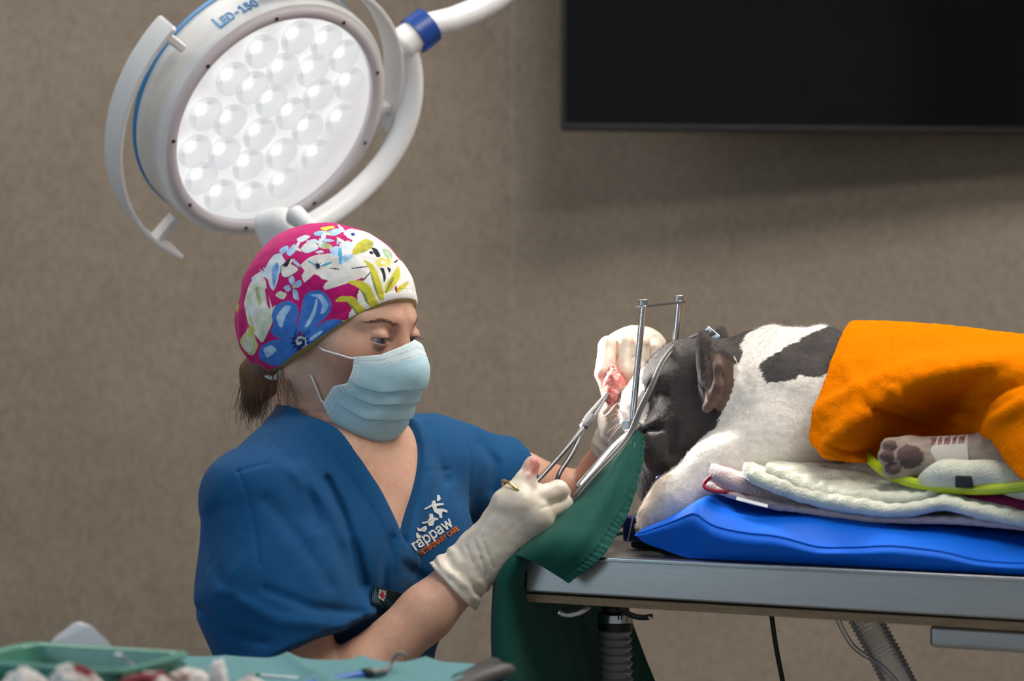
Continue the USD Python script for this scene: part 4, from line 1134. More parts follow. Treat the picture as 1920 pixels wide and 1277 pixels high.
for p, c in (([(1278, 122), (1312, 128), (1328, 200), (1312, 238), (1300, 170)], BLK), ([(1338, 112), (1368, 130), (1356, 162)], BLK), ([(1400, 282), (1416, 268), (1422, 322), (1408, 318)], A([.5, .01, .05])), ([(1395, 70), (1425, 50), (1428, 58), (1402, 82)], BLK)):
    print_(p, c)
# little blue flower and leaf
for p in ([(522, 210), (560, 188), (578, 240), (550, 266)], [(580, 240), (620, 218), (632, 260), (590, 287)], [(558, 298), (592, 308), (612, 382), (568, 372)], [(482, 280), (520, 262), (547, 295), (515, 318)]): print_(p, BLU, SKY)
disc(570, 275, 14, YEL, PGR)
print_([(418, 342), (450, 318), (505, 335), (480, 375), (440, 362)], PGR, WHI, edge=WHI)
# pale flower and butterfly-shaped blossom on the left
print_([(210, 335), (240, 268), (270, 228), (312, 218), (322, 260), (332, 290), (300, 330), (292, 370), (270, 418), (250, 400), (238, 360)], SKY, WHI, 1)
print_([(310, 292), (340, 270), (390, 288), (402, 312), (350, 345), (318, 342)], WHI, CRE, 1, edge=BLK)
print_([(318, 282), (362, 243), (345, 288)], BLK, None, 1)
print_([(262, 300), (290, 268), (296, 300), (282, 372), (268, 402)], LBL, BLU, 1)
# pale green foliage
print_([(160, 400), (205, 250), (280, 190), (330, 215), (352, 330), (385, 430), (395, 520), (370, 620), (310, 735), (262, 690), (200, 600), (172, 500)], PGR, WHI, k=1.6)
for p in ([(225, 330), (262, 420), (268, 560), (248, 450)], [(300, 480), (330, 560), (300, 690), (305, 580)], [(190, 470), (222, 540), (226, 600), (205, 550)]): print_(p, OLI * 1.3, PGR)
for p, c0, c1 in (([(212, 300), (330, 225), (336, 330), (362, 420), (352, 482), (280, 500), (230, 522), (206, 420)], PGR, WHI), ([(255, 520), (385, 488), (392, 560), (352, 660), (300, 735), (268, 660)], PGR, WHI), ([(132, 700), (195, 612), (242, 598), (248, 700), (272, 760), (232, 842), (180, 822), (126, 750)], YEL, PGR),
                  ([(192, 398), (240, 450), (232, 522), (198, 500)], SKY, WHI), ([(330, 300), (347, 300), (374, 450), (350, 432)], MAG, None), ([(250, 300), (275, 280), (300, 400), (280, 430)], OLI, PGR), ([(370, 470), (410, 430), (415, 448), (385, 480)], PGR, None), ([(140, 640), (180, 560), (190, 600), (165, 660)], MAG, None),
                  ([(150, 700), (210, 690), (235, 750), (200, 820), (160, 780)], PGR, WHI), ([(220, 200), (300, 150), (320, 190), (250, 260)], WHI, SKY)):
    print_(p, c0, c1)
# the big blue flower
for p in ([(398, 592), (386, 500), (430, 424), (520, 392), (592, 428), (608, 500), (592, 560), (612, 640), (560, 682), (480, 702), (420, 692), (374, 650)], [(608, 560), (625, 480), (648, 370), (690, 318), (780, 306), (832, 338), (874, 400), (872, 470), (830, 532), (760, 592), (680, 642), (620, 652)],
          [(690, 642), (760, 598), (850, 552), (932, 543), (1002, 590), (1002, 652), (900, 722), (800, 772), (700, 802), (655, 720)], [(562, 692), (480, 704), (380, 722), (310, 760), (278, 830), (298, 882), (380, 922), (450, 932), (540, 902), (602, 832), (582, 760)], [(598, 832), (660, 802), (800, 772), (852, 792), (760, 862), (650, 962), (590, 978), (500, 932), (540, 890)]):
    print_(p, BLU, BLU * 0.72 + LBL * 0.18)
for p in ([(425, 520), (500, 430), (545, 445), (500, 520), (470, 610), (440, 590)], [(700, 345), (790, 335), (850, 420), (830, 480), (790, 500), (800, 430), (770, 370)], [(660, 600), (720, 480), (750, 380), (765, 390), (745, 500), (690, 600)], [(826, 692), (850, 650), (932, 608), (974, 630), (962, 662), (880, 702)], [(318, 792), (380, 758), (424, 800), (350, 862)], [(700, 700), (790, 640), (800, 655), (720, 720)]):
    print_(p, LBL, SKY, k=1.4)
for p in ([(540, 900), (640, 850), (760, 800), (700, 880), (610, 950)], [(560, 690), (590, 600), (600, 690)], [(640, 660), (700, 620), (690, 660), (650, 690)]): print_(p, DBL * 1.6, BLU)
disc(618, 732, 66, BLK, DBL, spikes=11, amp=0.22)
for k in range(26):
    aa = k * 2.4; rr = 8 + 50 * ((k * 0.37) % 1.0)
    disc(618 + rr * math.cos(aa), 732 + rr * math.sin(aa), 7.5, CRE if k % 3 else SKY)
print_([(545, 868), (600, 825), (640, 800), (640, 808), (590, 845), (550, 880)], WHI)
print_([(655, 790), (672, 780), (680, 800), (668, 808)], MAG); print_([(690, 830), (704, 826), (716, 885), (706, 890)], MAG)
ccol *= vary
# hem: stitched seam and pale piping
lvl = cap_level(cv)
ccol[(np.abs(lvl - 0.0145) < 0.0005)] *= 0.6
ccol[lvl < 0.0011] = A([0.42, 0.33, 0.12])
capp = put(per, 'cap', capm, M['cap'], col=ccol, label='floral surgical cap in magenta, white, blue and yellow')
kn = [W(533, 690, -0.010), W(528, 700, 0.0), W(520, 707, 0.012), W(508, 708, 0.03), W(498, 704, 0.04)]
put(capp, 'tie', [tube(spline(kn, 16), np.linspace(0.006, 0.004, 16), 10, 0.6)], M['loop'], True, label='white fabric tie at the nape')

# face mask -----------------------------------------------------------
def mask_base(p):
    q = headpts(p)
    d = ell(q, (0, 0.030, -0.040), (0.068, 0.066, 0.085))
    d = smin(d, ell(q, (0, 0.062, -0.052), (0.046, 0.050, 0.054)), 0.03)
    d = smin(d, cone(q, A([0, 0.082, -0.004]), A([0, 0.104, -0.034]), 0.010, 0.016), 0.025)
    d = smin(d, ell(q, (0, 0.056, -0.098), (0.040, 0.036, 0.026)), 0.03)
    return d - 0.004


ns, nt = 150, 130
S, Tt = np.meshgrid(np.linspace(-1, 1, ns), np.linspace(0, 1, nt), indexing='ij')
top = np.interp(np.abs(S), [0, 0.2, 0.6, 1], [0.004, -0.001, -0.015, -0.022])
botm = np.interp(np.abs(S), [0, 0.5, 0.85, 1], [-0.123, -0.120, -0.102, -0.084])
Zm = top + (botm - top) * Tt
half = np.radians(np.interp(Tt, [0, 0.25, 0.5, 0.62, 1], [46, 46, 48, 58, 66]))
th = S * half
dirs = np.stack([np.sin(th), np.cos(th), np.zeros_like(th)], -1)
lo_r, hi_r = np.full(S.shape, 0.0), np.full(S.shape, 0.16)
org = np.stack([np.zeros_like(S), np.full_like(S, 0.012), Zm], -1)
for _ in range(22):
    mid = (lo_r + hi_r) / 2
    P = org + dirs * mid[..., None]
    d = mask_base((HO + P[..., :1] * HL + P[..., 1:2] * HF + P[..., 2:] * HU).reshape(-1, 3)).reshape(S.shape)
    lo_r, hi_r = np.where(d < 0, mid, lo_r), np.where(d < 0, hi_r, mid)
saw = sum(np.where((Tt > a), 0.0032 * np.exp(-np.clip(Tt - a, 0, 1) / 0.11), 0) * np.clip(1.15 - np.abs(S) ** 3, 0.15, 1) for a in (0.42, 0.57, 0.74))
R_ = lo_r - saw + 0.0022 + 0.003 * fb(HO + org + dirs * 0.1, 40, 2, 6)
P = org + dirs * R_[..., None]
mg = HO + P[..., :1] * HL + P[..., 1:2] * HF + P[..., 2:] * HU
mcol = np.tile(A([0.47, 0.71, 0.80]), (ns * nt, 1)).reshape(ns, nt, 3)
whiteband = (Tt < 0.13) | (np.abs(S) > 0.90)
mcol = np.where(whiteband[..., None], A([0.70, 0.83, 0.87]), mcol)
stitch = ((np.abs(Tt - 0.055) < 0.008) | (np.abs(Tt - 0.115) < 0.008)) & (np.sin(S * 150) > 0) | ((np.abs(np.abs(S) - 0.96) < 0.008) | (np.abs(np.abs(S) - 0.925) < 0.008)) & (np.sin(Tt * 150) > 0)
mcol = np.where(stitch[..., None], mcol * A([0.6, 0.68, 0.74]), mcol)
mk = thicken(mg, 0.0012)
mp = put(per, 'face_mask', mk, M['mask'], col=np.vstack([mcol.reshape(-1, 3)] * 2), label='pale blue pleated surgical face mask')
bdep = Depth(trimesh.util.concatenate([body, capm]), A([0, -1, 0]))
for c0_, ends in ((mg[0, 4], ((612, 657), (600, 648))), (mg[0, nt - 5], ((589, 712), (580, 703)))):
    p0 = proj(c0_); t_ = np.linspace(0.15, 1, 8)[:, None]
    on = bdep.at(p0 * (1 - t_) + A(ends[0]) * t_, 0.0030)
    put(mp, 'ear_loop', tube(spline(np.vstack([c0_[None], on, bdep.at([ends[1]], -0.002)]), 24, 2), 0.0011, 8), M['loop'], True)
put(mp, 'ear_loop', tube(spline([mg[-1, 4], HD(0.082, 0.012, -0.016), HD(0.086, -0.012, 0.0)], 16, 2), 0.0011, 8), M['loop'], True)
put(mp, 'ear_loop', tube(spline([mg[-1, nt - 5], HD(0.076, 0.008, -0.068), HD(0.082, -0.012, -0.040)], 16, 2), 0.0011, 8), M['loop'], True)

# scrub top -----------------------------------------------------------
SLV_R = nrm(ER - SR); SLV_L = nrm(EL - SL)
HEM_R = SR + SLV_R * 0.165
VB = (-0.030, 0.968)                       # bottom of the neck opening: (to her left, height)


def vneck(p):
    """negative inside the neck opening"""
    t = trunk_pts(p)
    x, y, z = t[:, 0], t[:, 1], t[:, 2]
    wl = np.interp(z, [VB[1], 1.03, 1.075, 1.11, 1.2], [0.0, 0.034, 0.060, 0.074, 0.078])
    fr = np.abs(x - VB[0] * np.clip((1.10 - z) / 0.12, 0, 1)) - wl
    fr = np.maximum(fr, VB[1] - z)
    fr = np.maximum(fr * 0.8, -0.0 - y)
    nk = np.linalg.norm(np.stack([x / 1.0, (y + 0.0)], 1), axis=1) - 0.072
    nk = np.maximum(nk, 1.088 - z)
    return np.minimum(fr, nk)


CREASE = [([(612, 900), (640, 960), (668, 1040), (682, 1095)], .0060, 9, 0.0), ([(447, 884), (463, 930), (479, 1000), (487, 1060)], .0016, 3, 0.0), ([(447, 884), (505, 868)], .0014, 3, 0.0),
          ([(555, 885), (610, 935), (650, 1010)], -.004, 16, 0.0), ([(500, 1105), (590, 1140), (680, 1150)], .0035, 9, 0.0), ([(420, 1110), (520, 1165), (640, 1172)], -.004, 14, 0.0),
          ([(376, 1140), (420, 1185), (500, 1205)], .004, 9, 0.0), ([(500, 940), (560, 1010), (620, 1100)], .003, 14, 0.0), ([(395, 960), (400, 1060), (430, 1120)], .003, 12, 0.0),
          ([(520, 830), (575, 900), (600, 990)], .0025, 10, 0.0), ([(862, 800), (882, 850), (880, 930)], .0016, 3, 0.0), ([(750, 888), (845, 880)], .0012, 3, 0.0), ([(800, 800), (820, 860), (835, 900)], .004, 10, 0.0),
          ([(735, 1010), (722, 1060), (715, 1150)], .004, 9, 0.0), ([(900, 830), (930, 870), (925, 920)], .004, 10, 0.0), ([(760, 1060), (800, 1090), (860, 1080)], .003, 10, 0.0)]


def creases(p):
    q = proj(p); out = np.zeros(len(p))
    for pts, dep, w, _ in CREASE:
        a = A(pts, float); d2 = np.full(len(p), 1e9)
        for u, v in zip(a[:-1], a[1:]):
            ab = v - u; t = np.clip(((q - u) @ ab) / (ab @ ab), 0, 1)
            d2 = np.minimum(d2, ((q - u - t[:, None] * ab) ** 2).sum(1))
        out += dep * np.exp(-d2 / w ** 2)
    return out * np.clip((0.12 - p[:, 1] + 0.9 * (p[:, 0] + 0.2)) / 0.1, 0, 1)


def shirt_sdf(p):
    d = trunk_sdf(p, 0.014)
    d = smin(d, cone(p, NK0 + A([0.0, 0.0, -0.035]), SR + A([0.01, 0.02, 0.002]), 0.056, 0.058), 0.05)
    d = smin(d, cone(p, NK0 + A([0.0, 0.0, -0.035]), SL + A([0, 0, 0.0]), 0.056, 0.056), 0.05)
    # sleeves: loose, cut off square to the arm
    er = SR + SLV_R * 0.26
    out = nrm(A([-0.75, -0.3, -0.1]))
    sr = chain(p, [SR, SR + SLV_R * 0.11 + out * 0.012, er + out * 0.015], [0.056, 0.074, 0.086], 0.03)
    sr = smin(sr, cone(p, SR + SLV_R * 0.06 - out * 0.03, SR + SLV_R * 0.24 - out * 0.052, 0.055, 0.050), 0.04)
    cutR = (p - HEM_R) @ nrm(SLV_R + A([0.12, 0.0, 0.0]))
    sl = chain(p, [SL, SL + SLV_L * 0.13], [0.060, 0.062], 0.03)
    sl = smin(sl, cone(p, SL - A([0, 0, 0.012]), SL + SLV_L * 0.15 - A([0, 0, 0.014]), 0.056, 0.056), 0.03)
    fold = 0.010 * fb(p * A([1, 1, 0.6]), 13, 2, 41) + 0.006 * np.abs(fb(p @ A([[.8, .1, .5], [-.1, 1, .1], [-.5, 0, .8]]) * A([1, 1, 0.35]), 24, 2, 43))
    sr = sr + 0.004 * np.sin(((p - SR) @ nrm(A([0.5, 0.3, -0.35]))) * 75 + 4 * fb(p, 12, 2, 7)) * np.clip(((p - SR) @ SLV_R) / 0.15, 0, 1)
    sr = smax(sr, cutR, 0.003)
    sl = smax(sl, (p - (SL + SLV_L * 0.135)) @ nrm(SLV_L + A([0.1, 0, 0.25])), 0.003)
    arm = np.minimum(sr, sl)
    d = smin(d, arm, 0.010 + 0.03 * np.clip((p[:, 2] - 1.0) / 0.06, 0, 1))
    d = d + creases(p)
    # armhole seams, shoulder seams
    d = d + fold
    d = np.maximum(d, 0.50 - p[:, 2])
    # keep armpits open below the sleeves
    v = vneck(p)
    d = d - 0.0022 * np.clip(1 - np.abs(v - 0.011) / 0.0105, 0, 1) ** 0.35
    return smax(d, -v, 0.004)


sh = surface(shirt_sdf, axis_grid(-0.46, 0.09, 0.0024), axis_grid(-0.30, 0.30, 0.0028), np.unique(np.r_[axis_grid(0.47, 0.80, 0.008), axis_grid(0.80, 1.15, 0.0024)]))
top_ = put(per, 'scrub_top', sh, M['scrub'], True, label='navy blue short-sleeved V-neck scrub top')
dp = Depth(sh, A([0.1, -1, 0.1]))

# lettering and emblem embroidered on the chest
def lay(parent, name, polys, m, lift=0.0003, thick=0.0006, label=None):
    """flat shapes given in photograph pixels, laid on the cloth of the scrub top as thin embroidery"""
    ms = []
    for g in polys:
        for gg in getattr(g, 'geoms', [g]):
            if gg.is_empty or gg.area < 0.5: continue
            gg = gg.segmentize(3.0)
            e = trimesh.creation.extrude_polygon(gg, 1.0, engine='earcut')
            v = np.array(e.vertices); base = dp.at(v[:, :2], lift)
            nn = dp.n[dp.tree.query(v[:, :2])[1]]
            ms.append(trimesh.Trimesh(base + nn * (v[:, 2:] * thick), e.faces[:, ::-1], process=False))
    return put(parent, name, ms, m, False, label=label)


def text_polys(text, h, bold=False):
    t = meshkit.text_mesh(text, h, 1.0, bold=bold)
    from shapely.ops import unary_union
    tri = np.array(t.vertices)[t.faces]; flat = tri[np.ptp(tri[..., 2], axis=1) < 1e-6]; flat = flat[np.abs(flat[..., 2]).max(1) < 1e-6]
    return unary_union([Polygon(x[:, :2]) for x in flat if Polygon(x[:, :2]).area > 1e-9]).buffer(0)


from shapely import affinity


def place(shape, origin, ang, sx=1.0, shear=0.0):
    """shape with y up -> photograph pixels, y down, turned by ang degrees"""
    s = affinity.scale(shape, sx, -1, origin=(0, 0))
    s = affinity.skew(s, xs=shear, origin=(0, 0))
    return affinity.translate(affinity.rotate(s, -ang, origin=(0, 0)), *origin)


M['thread_white'] = mat('white_thread', (0.62, 0.64, 0.66), 0.8, vary=0.2, vscale=900)
M['thread_orange'] = mat('orange_thread', (0.58, 0.13, 0.015), 0.8, vary=0.2, vscale=900)
word = text_polys('rappaw', 20, True)
k = 88.0 / word.bounds[2]
lay(top_, 'lettering', [place(word, (777, 1034), 34, k)], M['thread_white'], label='white embroidered word rappaw')
word = text_polys('VETERINARY CARE', 9.5, True)
lay(top_, 'lettering', [place(word, (788, 1043), 34, 88.0 / word.bounds[2])], M['thread_orange'], label='orange embroidered words VETERINARY CARE')


def zz(pts):
    return Polygon([(750 + x * 0.10961, 920 + y * 0.10961) for x, y in pts]).buffer(0)


fig = [x_.buffer(1.0).buffer(-1.6).buffer(0.6) for x_ in [zz([(540, 175), (590, 170), (605, 225), (730, 215), (745, 245), (610, 270), (625, 310), (720, 310), (805, 340), (795, 385), (720, 355), (710, 400), (715, 470), (670, 470), (655, 415), (580, 370), (535, 270), (420, 330), (405, 310), (535, 235)]),
       zz([(490, 400), (550, 395), (565, 460), (640, 470), (650, 495), (580, 520), (560, 600), (490, 610), (465, 560), (370, 565), (365, 540), (470, 520), (495, 470)]),
       zz([(275, 630), (310, 640), (345, 660), (395, 620), (440, 600), (450, 660), (420, 710), (370, 700), (300, 690)]), zz([(265, 735), (290, 715), (320, 760), (360, 770), (330, 820), (275, 810)]),
       zz([(630, 80), (660, 75), (690, 140), (665, 175), (625, 185)])]]
lay(top_, 'emblem', fig, M['thread_white'], label='white embroidered emblem of a leaping figure with animals')
# name badge
bx = [(697, 1096), (756, 1112), (752, 1150), (693, 1133)]
M['badge'] = mat('badge_plate', (0.006, 0.045, 0.085), 0.3, vary=0.05)
bp_ = Polygon(bx).buffer(-2).buffer(2)
bd = lay(top_, 'name_badge', [bp_], M['badge'], 0.003, 0.003, label='dark blue name badge pinned to the scrub top')
lay(bd, 'icon', [Polygon([(703, 1102), (715, 1105), (712, 1125), (700, 1122)])], M['thread_white'], 0.0062, 0.0004)
M['badge_red'] = mat('badge_cross', (0.35, 0.02, 0.04), 0.5, vary=0.05)
lay(bd, 'cross', [Polygon([(706, 1107), (710, 1108), (708, 1120), (704, 1119)]), Polygon([(703, 1111), (712, 1113), (711, 1116), (702, 1114)])], M['badge_red'], 0.0067, 0.0003)

# trousers, shoes
def trousers_sdf(p):
    d = np.maximum(trunk_sdf(p, 0.008, False), p[:, 2] - 0.60)
    for s in (-1, 1):
        hip = TO + TLf * s * 0.09 - TF * 0.06 + A([0, 0, 0.52]); kn = hip + TF * 0.40 + TLf * s * 0.06 + A([0, 0, -0.02])
        an = kn - TF * 0.02 + A([0, 0, -0.42])
        d = smin(d, chain(p, [hip, kn, an], [0.097, 0.070, 0.060], 0.03), 0.03)
    return np.maximum(d, 0.10 - p[:, 2]) + 0.006 * fb(p, 16, 2, 3)


put(per, 'trousers', box_surface(trousers_sdf, A([-0.48, -0.52, 0.06]), A([0.34, 0.28, 0.64]), 0.011), M['scrub_dark'], True, label='dark navy scrub trousers')
for s in (-1, 1):
    hip = TO + TLf * s * 0.09 - TF * 0.06 + A([0, 0, 0.52]); kn = hip + TF * 0.40 + TLf * s * 0.06 + A([0, 0, -0.02])
    an = kn - TF * 0.02 + A([0, 0, -0.42]); toe = an + TF * 0.17 + A([0, 0, -0.045])
    fn = lambda p: np.maximum(smin(cone(p, an + A([0, 0, -0.035]) - TF * 0.02, toe, 0.044, 0.036), cone(p, an + A([0, 0, 0.0]), an - A([0, 0, 0.04]), 0.045, 0.048), 0.02), 0.004 - p[:, 2])
    put(per, 'shoe', box_surface(fn, an - A([.12, .26, .2]), an + A([.26, .12, .1]), 0.008), M['black'], True)

# gloves ----------------------------------------------------------------
def hand(fingers, palm, wrist, cuff, thumb, kw=0.0148, web=0.0035, lines=()):
    """fingers: (points, radii); palm: knuckles; returns an SDF of a gloved hand with a rolled cuff"""
    def fn(p):
        d = None
        for kx in palm:
            c = cone(p, wrist[0], kx, wrist[1], kw)
            d = c if d is None else smin(d, c, 0.018)
        for a, b in zip(palm[:-1], palm[1:]):
            d = smin(d, cone(p, a, b, kw * 0.85, kw * 0.85), 0.014)
        f = None
        for pts, rs in fingers:
            c = chain(p, pts, rs, 0.003)
            f = c if f is None else smin(f, c, 0.0010)
        d = smin(d, f, web)
        d = smin(d, chain(p, *thumb, 0.006), 0.012)
        ca, cb, ra, rb = cuff
        ab = cb - ca; L = np.linalg.norm(ab); u = ab / L
        s = (p - ca) @ u
        wr = 0.0022 * np.sin(s * 330 + 6 * fb(p, 40, 2, 3)) * np.exp(-((s - 0.016) / 0.016) ** 2) + 0.003 * fb(p, 45, 2, 6)
        cf = np.maximum(np.linalg.norm(p - ca - np.clip(s, -0.01, L)[:, None] * u, axis=1) - np.interp(s, [-0.01, L], [ra, rb]) - wr, s - L)
        cf = cf - 0.0012 * np.exp(-((s - L + 0.002) / 0.002) ** 2)
        d = smin(d, cf, 0.006) + 0.0012 * fb(p, 120, 2, 5)
        q = proj(p)
        for pts in lines:
            a_ = A(pts, float)
            for u_, v_ in zip(a_[:-1], a_[1:]):
                ab = v_ - u_; t = np.clip(((q - u_) @ ab) / (ab @ ab), 0, 1)
                d2 = ((q - u_ - t[:, None] * ab) ** 2).sum(1)
                d = d + 0.0016 * np.exp(-d2 / 2.6 ** 2)
        return d
    return fn


def lim(pts, pad=0.05):
    pts = np.asarray(pts); return pts.min(0) - pad, pts.max(0) + pad


LATEX, BLOOD = A([0.74, 0.66, 0.55]), A([0.50, 0.05, 0.045])
K = [W(978, 942, -.130), W(1003, 966, -.124), W(1010, 988, -.110), W(1008, 1008, -.092)]
fing = [([K[0], W(1047, 919, -.106), W(1052, 925, -.072), W(1040, 934, -.052)], [.0122, .0112, .0105, .0095]),
        ([K[1], W(1056, 946, -.098), W(1070, 958, -.062), W(1040, 972, -.048)], [.0125, .0112, .0105, .0095]),
        ([K[2], W(1058, 972, -.085), W(1066, 982, -.052), W(1036, 990, -.04)], [.0122, .0108, .0100, .0090]),
        ([K[3], W(1048, 996, -.070), W(1052, 1002, -.042), W(1026, 1006, -.032)], [.0110, .0096, .0090, .0082])]
thumbR = thumb = ([W(914, 1004, -.118), W(946, 940, -.128), W(984, 902, -.118), W(998, 870, -.112)], [.0165, .0132, .0108, .0092])
CU = (W(885, 1062, -.106), W(847, 1099, -.108), .0285, .0375)
allp = K + [x for f in fing for x in f[0]] + thumb[0] + [CU[0], CU[1]]
gR = box_surface(hand(fing, K, (W(905, 1042, -.106), .0245), CU, thumb, lines=([(903, 1008), (915, 1040), (927, 1066)], [(890, 1016), (902, 1048), (913, 1078)], [(874, 1024), (888, 1058)], [(1016, 953), (1034, 947), (1052, 940)])), *lim(allp), 0.0019)


def glove_col(v, stains, seed):
    c = np.tile(LATEX, (len(v), 1)) * (1 + 0.12 * fb(v, 70, 2, seed)[:, None] * A([0.6, 1, 1.3]))
    for ctr, r, amt in stains:
        k = np.clip(1.3 - np.linalg.norm(v - ctr, axis=1) / r + 1.3 * fb(v, 170, 3, seed + 1), 0, 1)[:, None] * amt
        c = c * (1 - k) + BLOOD * k
    return c


put(per, 'glove', gR, M['glove'], col=glove_col(np.array(gR.vertices), [(W(1003, 872, -.120), .014, 0.75), (W(1000, 893, -.126), .010, 0.3)], 3), label='cream latex glove holding the needle holder')
KL = [W(1158, 650, .150), W(1184, 640, .152), W(1206, 642, .155), W(1224, 650, .160)]
fing = [([KL[0], W(1142, 650, .092), W(1134, 700, .070), W(1142, 736, .062)], [.0125, .0128, .0120, .0092]),
        ([KL[1], W(1173, 645, .088), W(1172, 696, .072), W(1182, 724, .090)], [.0120, .0122, .0112, .0095]),
        ([KL[2], W(1202, 648, .096), W(1200, 694, .082), W(1206, 718, .104)], [.0115, .0112, .0102, .0090]),
        ([KL[3], W(1225, 655, .112), W(1222, 690, .102), W(1222, 708, .120)], [.0105, .0100, .0092, .0080])]
thumb = ([W(1162, 776, .150), W(1150, 762, .110), W(1154, 750, .080), W(1151, 738, .058)], [.017, .0145, .0118, .0090])
CU = (W(1168, 800, .150), W(1160, 838, .175), .0275, .034)
allp = KL + [x for f in fing for x in f[0]] + thumb[0] + [CU[0], CU[1]]
gL = box_surface(hand(fing, KL, (W(1172, 780, .158), .025), CU, thumb, lines=([(1156, 642), (1157, 670), (1153, 700)], [(1187, 645), (1186, 670), (1186, 715)], [(1213, 650), (1212, 680), (1212, 712)])), *lim(allp), 0.0019)
put(per, 'glove', gL, M['glove'], col=glove_col(np.array(gL.vertices), [(W(1147, 735, .052), .024, 0.9), (W(1149, 705, .055), .014, 0.7), (W(1152, 680, .06), .011, 0.45), (W(1176, 722, .07), .012, 0.5)], 7), label='cream latex glove with red stains, pinching the lip')

# stool
sc = TO - TF * 0.07
stl = thing('stool', 'round black stool under the seated person', 'stool', (sc[0], sc[1], 0.0))
put(stl, 'seat', lathe([(0.001, 0.37), (0.16, 0.37), (0.175, 0.385), (0.175, 0.41), (0.16, 0.425), (0.001, 0.43)], A([sc[0], sc[1], 0]), A([0, 0, 1.]), 48), M['black'], 40)
put(stl, 'column', lathe([(0.025, 0.07), (0.025, 0.37)], A([sc[0], sc[1], 0]), A([0, 0, 1.]), 24), M['steel'], 40)
for k in range(5):
    a = 2 * math.pi * k / 5
    lg = put(stl, 'leg', tube(A([[sc[0], sc[1], 0.10], [sc[0] + 0.25 * math.cos(a), sc[1] + 0.25 * math.sin(a), 0.06]]), [0.02, 0.013], 12), M['black'], 40)
    put(lg, 'caster', lathe([(0.001, -0.01), (0.025, -0.01), (0.025, 0.01), (0.001, 0.01)], A([sc[0] + 0.25 * math.cos(a), sc[1] + 0.25 * math.sin(a), 0.026]), A([-math.sin(a), math.cos(a), 0]), 20), M['black'], 40)

# ------------------------------------------------------------------ the dog
def uvw(p):
    q = np.asarray(p) - TC
    return np.stack([q @ TU, q @ TV, q[..., 2]], -1)


def D(px, py, v):
    return uvw(PV(px, py, v))


def chainD(p, pts, rs, k):
    return chain(p, [D(*a) for a in pts], rs, k)


def dog_head(p):
    d = ell(p, D(1298, 706, .205), (.054, .052, .046))
    d = smin(d, ell(p, D(1288, 790, .178), (.046, .040, .056)), .03)
    d = smin(d, ell(p, D(1300, 790, .232), (.046, .040, .056)), .03)
    d = smin(d, ell(p, D(1218, 752, .192), (.030, .036, .034)), .022)
    d = smin(d, ell(p, D(1190, 776, .178), (.017, .020, .024)), .012)
    d = smin(d, ell(p, D(1196, 776, .212), (.017, .020, .024)), .012)
    d = smin(d, ell(p, D(1178, 742, .194), (.0105, .016, .0115)), .006)
    d = smin(d, chainD(p, [(1205, 800, .162), (1236, 838, .155), (1262, 868, .16)], [.016, .022, .022], .02), .014)
    d = smin(d, chainD(p, [(1205, 800, .222), (1246, 838, .232)], [.016, .022], .02), .014)
    d = smin(d, chainD(p, [(1222, 842, .19), (1262, 880, .205), (1320, 880, .21)], [.024, .040, .045], .03), .02)
    d = smin(d, ell(p, D(1255, 905, .215), (.036, .035, .034)), .02)
    # brow and closed eye
    d = smin(d, ell(p, D(1238, 712, .158), (.020, .010, .009)), .012)
    d = smax(d, -chainD(p, [(1226, 738, .143), (1250, 742, .139)], [.0022, .0022], .002), .003)
    # wrinkles of the cheek
    for a, b in (((1262, 800, .137), (1258, 850, .140)), ((1300, 790, .136), (1290, 850, .143)), ((1212, 812, .146), (1240, 800, .140))):
        d = smax(d, -chainD(p, [a, b], [.0035, .0035], .003), .010)
    # nostril
    d = smax(d, -ell(p, D(1169, 744, .182), (.004, .004, .003)), .003)
    return d


def dog_ear(p):
    b = ell(p, D(1322, 698, .148), (.0095, .020, .048), (nrm(A([1, .25, .08])), nrm(A([-.25, 1, 0])), A([0, 0, 1.])))
    b = smin(b, chainD(p, [(1322, 640, .148), (1319, 624, .150)], [.008, .0035], .01), .008)
    e1 = nrm(A([.040, .034, 0])); e2 = A([e1[1], -e1[0], 0])
    f = ell(p, D(1355, 712, .141), (.021, .0070, .036), (e1, e2, A([0, 0, 1.])))
    d = smin(b, f, .006)
    d = smax(d, -chainD(p, [(1340, 672, .138), (1343, 706, .140), (1338, 740, .142)], [.006, .0085, .006], .004), .004)
    d = smin(d, chainD(p, [(1337, 654, .138), (1346, 688, .127), (1345, 722, .126), (1338, 745, .129), (1326, 764, .134)], [.0040, .0044, .0046, .0062, .0060], .006), .004)
    far = smin(ell(p, D(1352, 655, .268), (.010, .018, .03)), chainD(p, [(1352, 660, .265), (1345, 640, .275)], [.01, .004], .01), .01)
    return np.minimum(d, far)


def dog_leg(p):
    d = chainD(p, [(1455, 826, .165), (1352, 884, .135), (1268, 936, .104), (1226, 972, .094)], [.050, .0365, .0255, .0200], .02)
    for k, (a, b) in enumerate((((1222, 968, .086), (1204, 988, .080)), ((1228, 972, .098), (1211, 992, .094)), ((1232, 964, .106), (1214, 978, .108)))):
        d = smin(d, chainD(p, [a, b], [.0115, .0088], .004), .004)
    return d


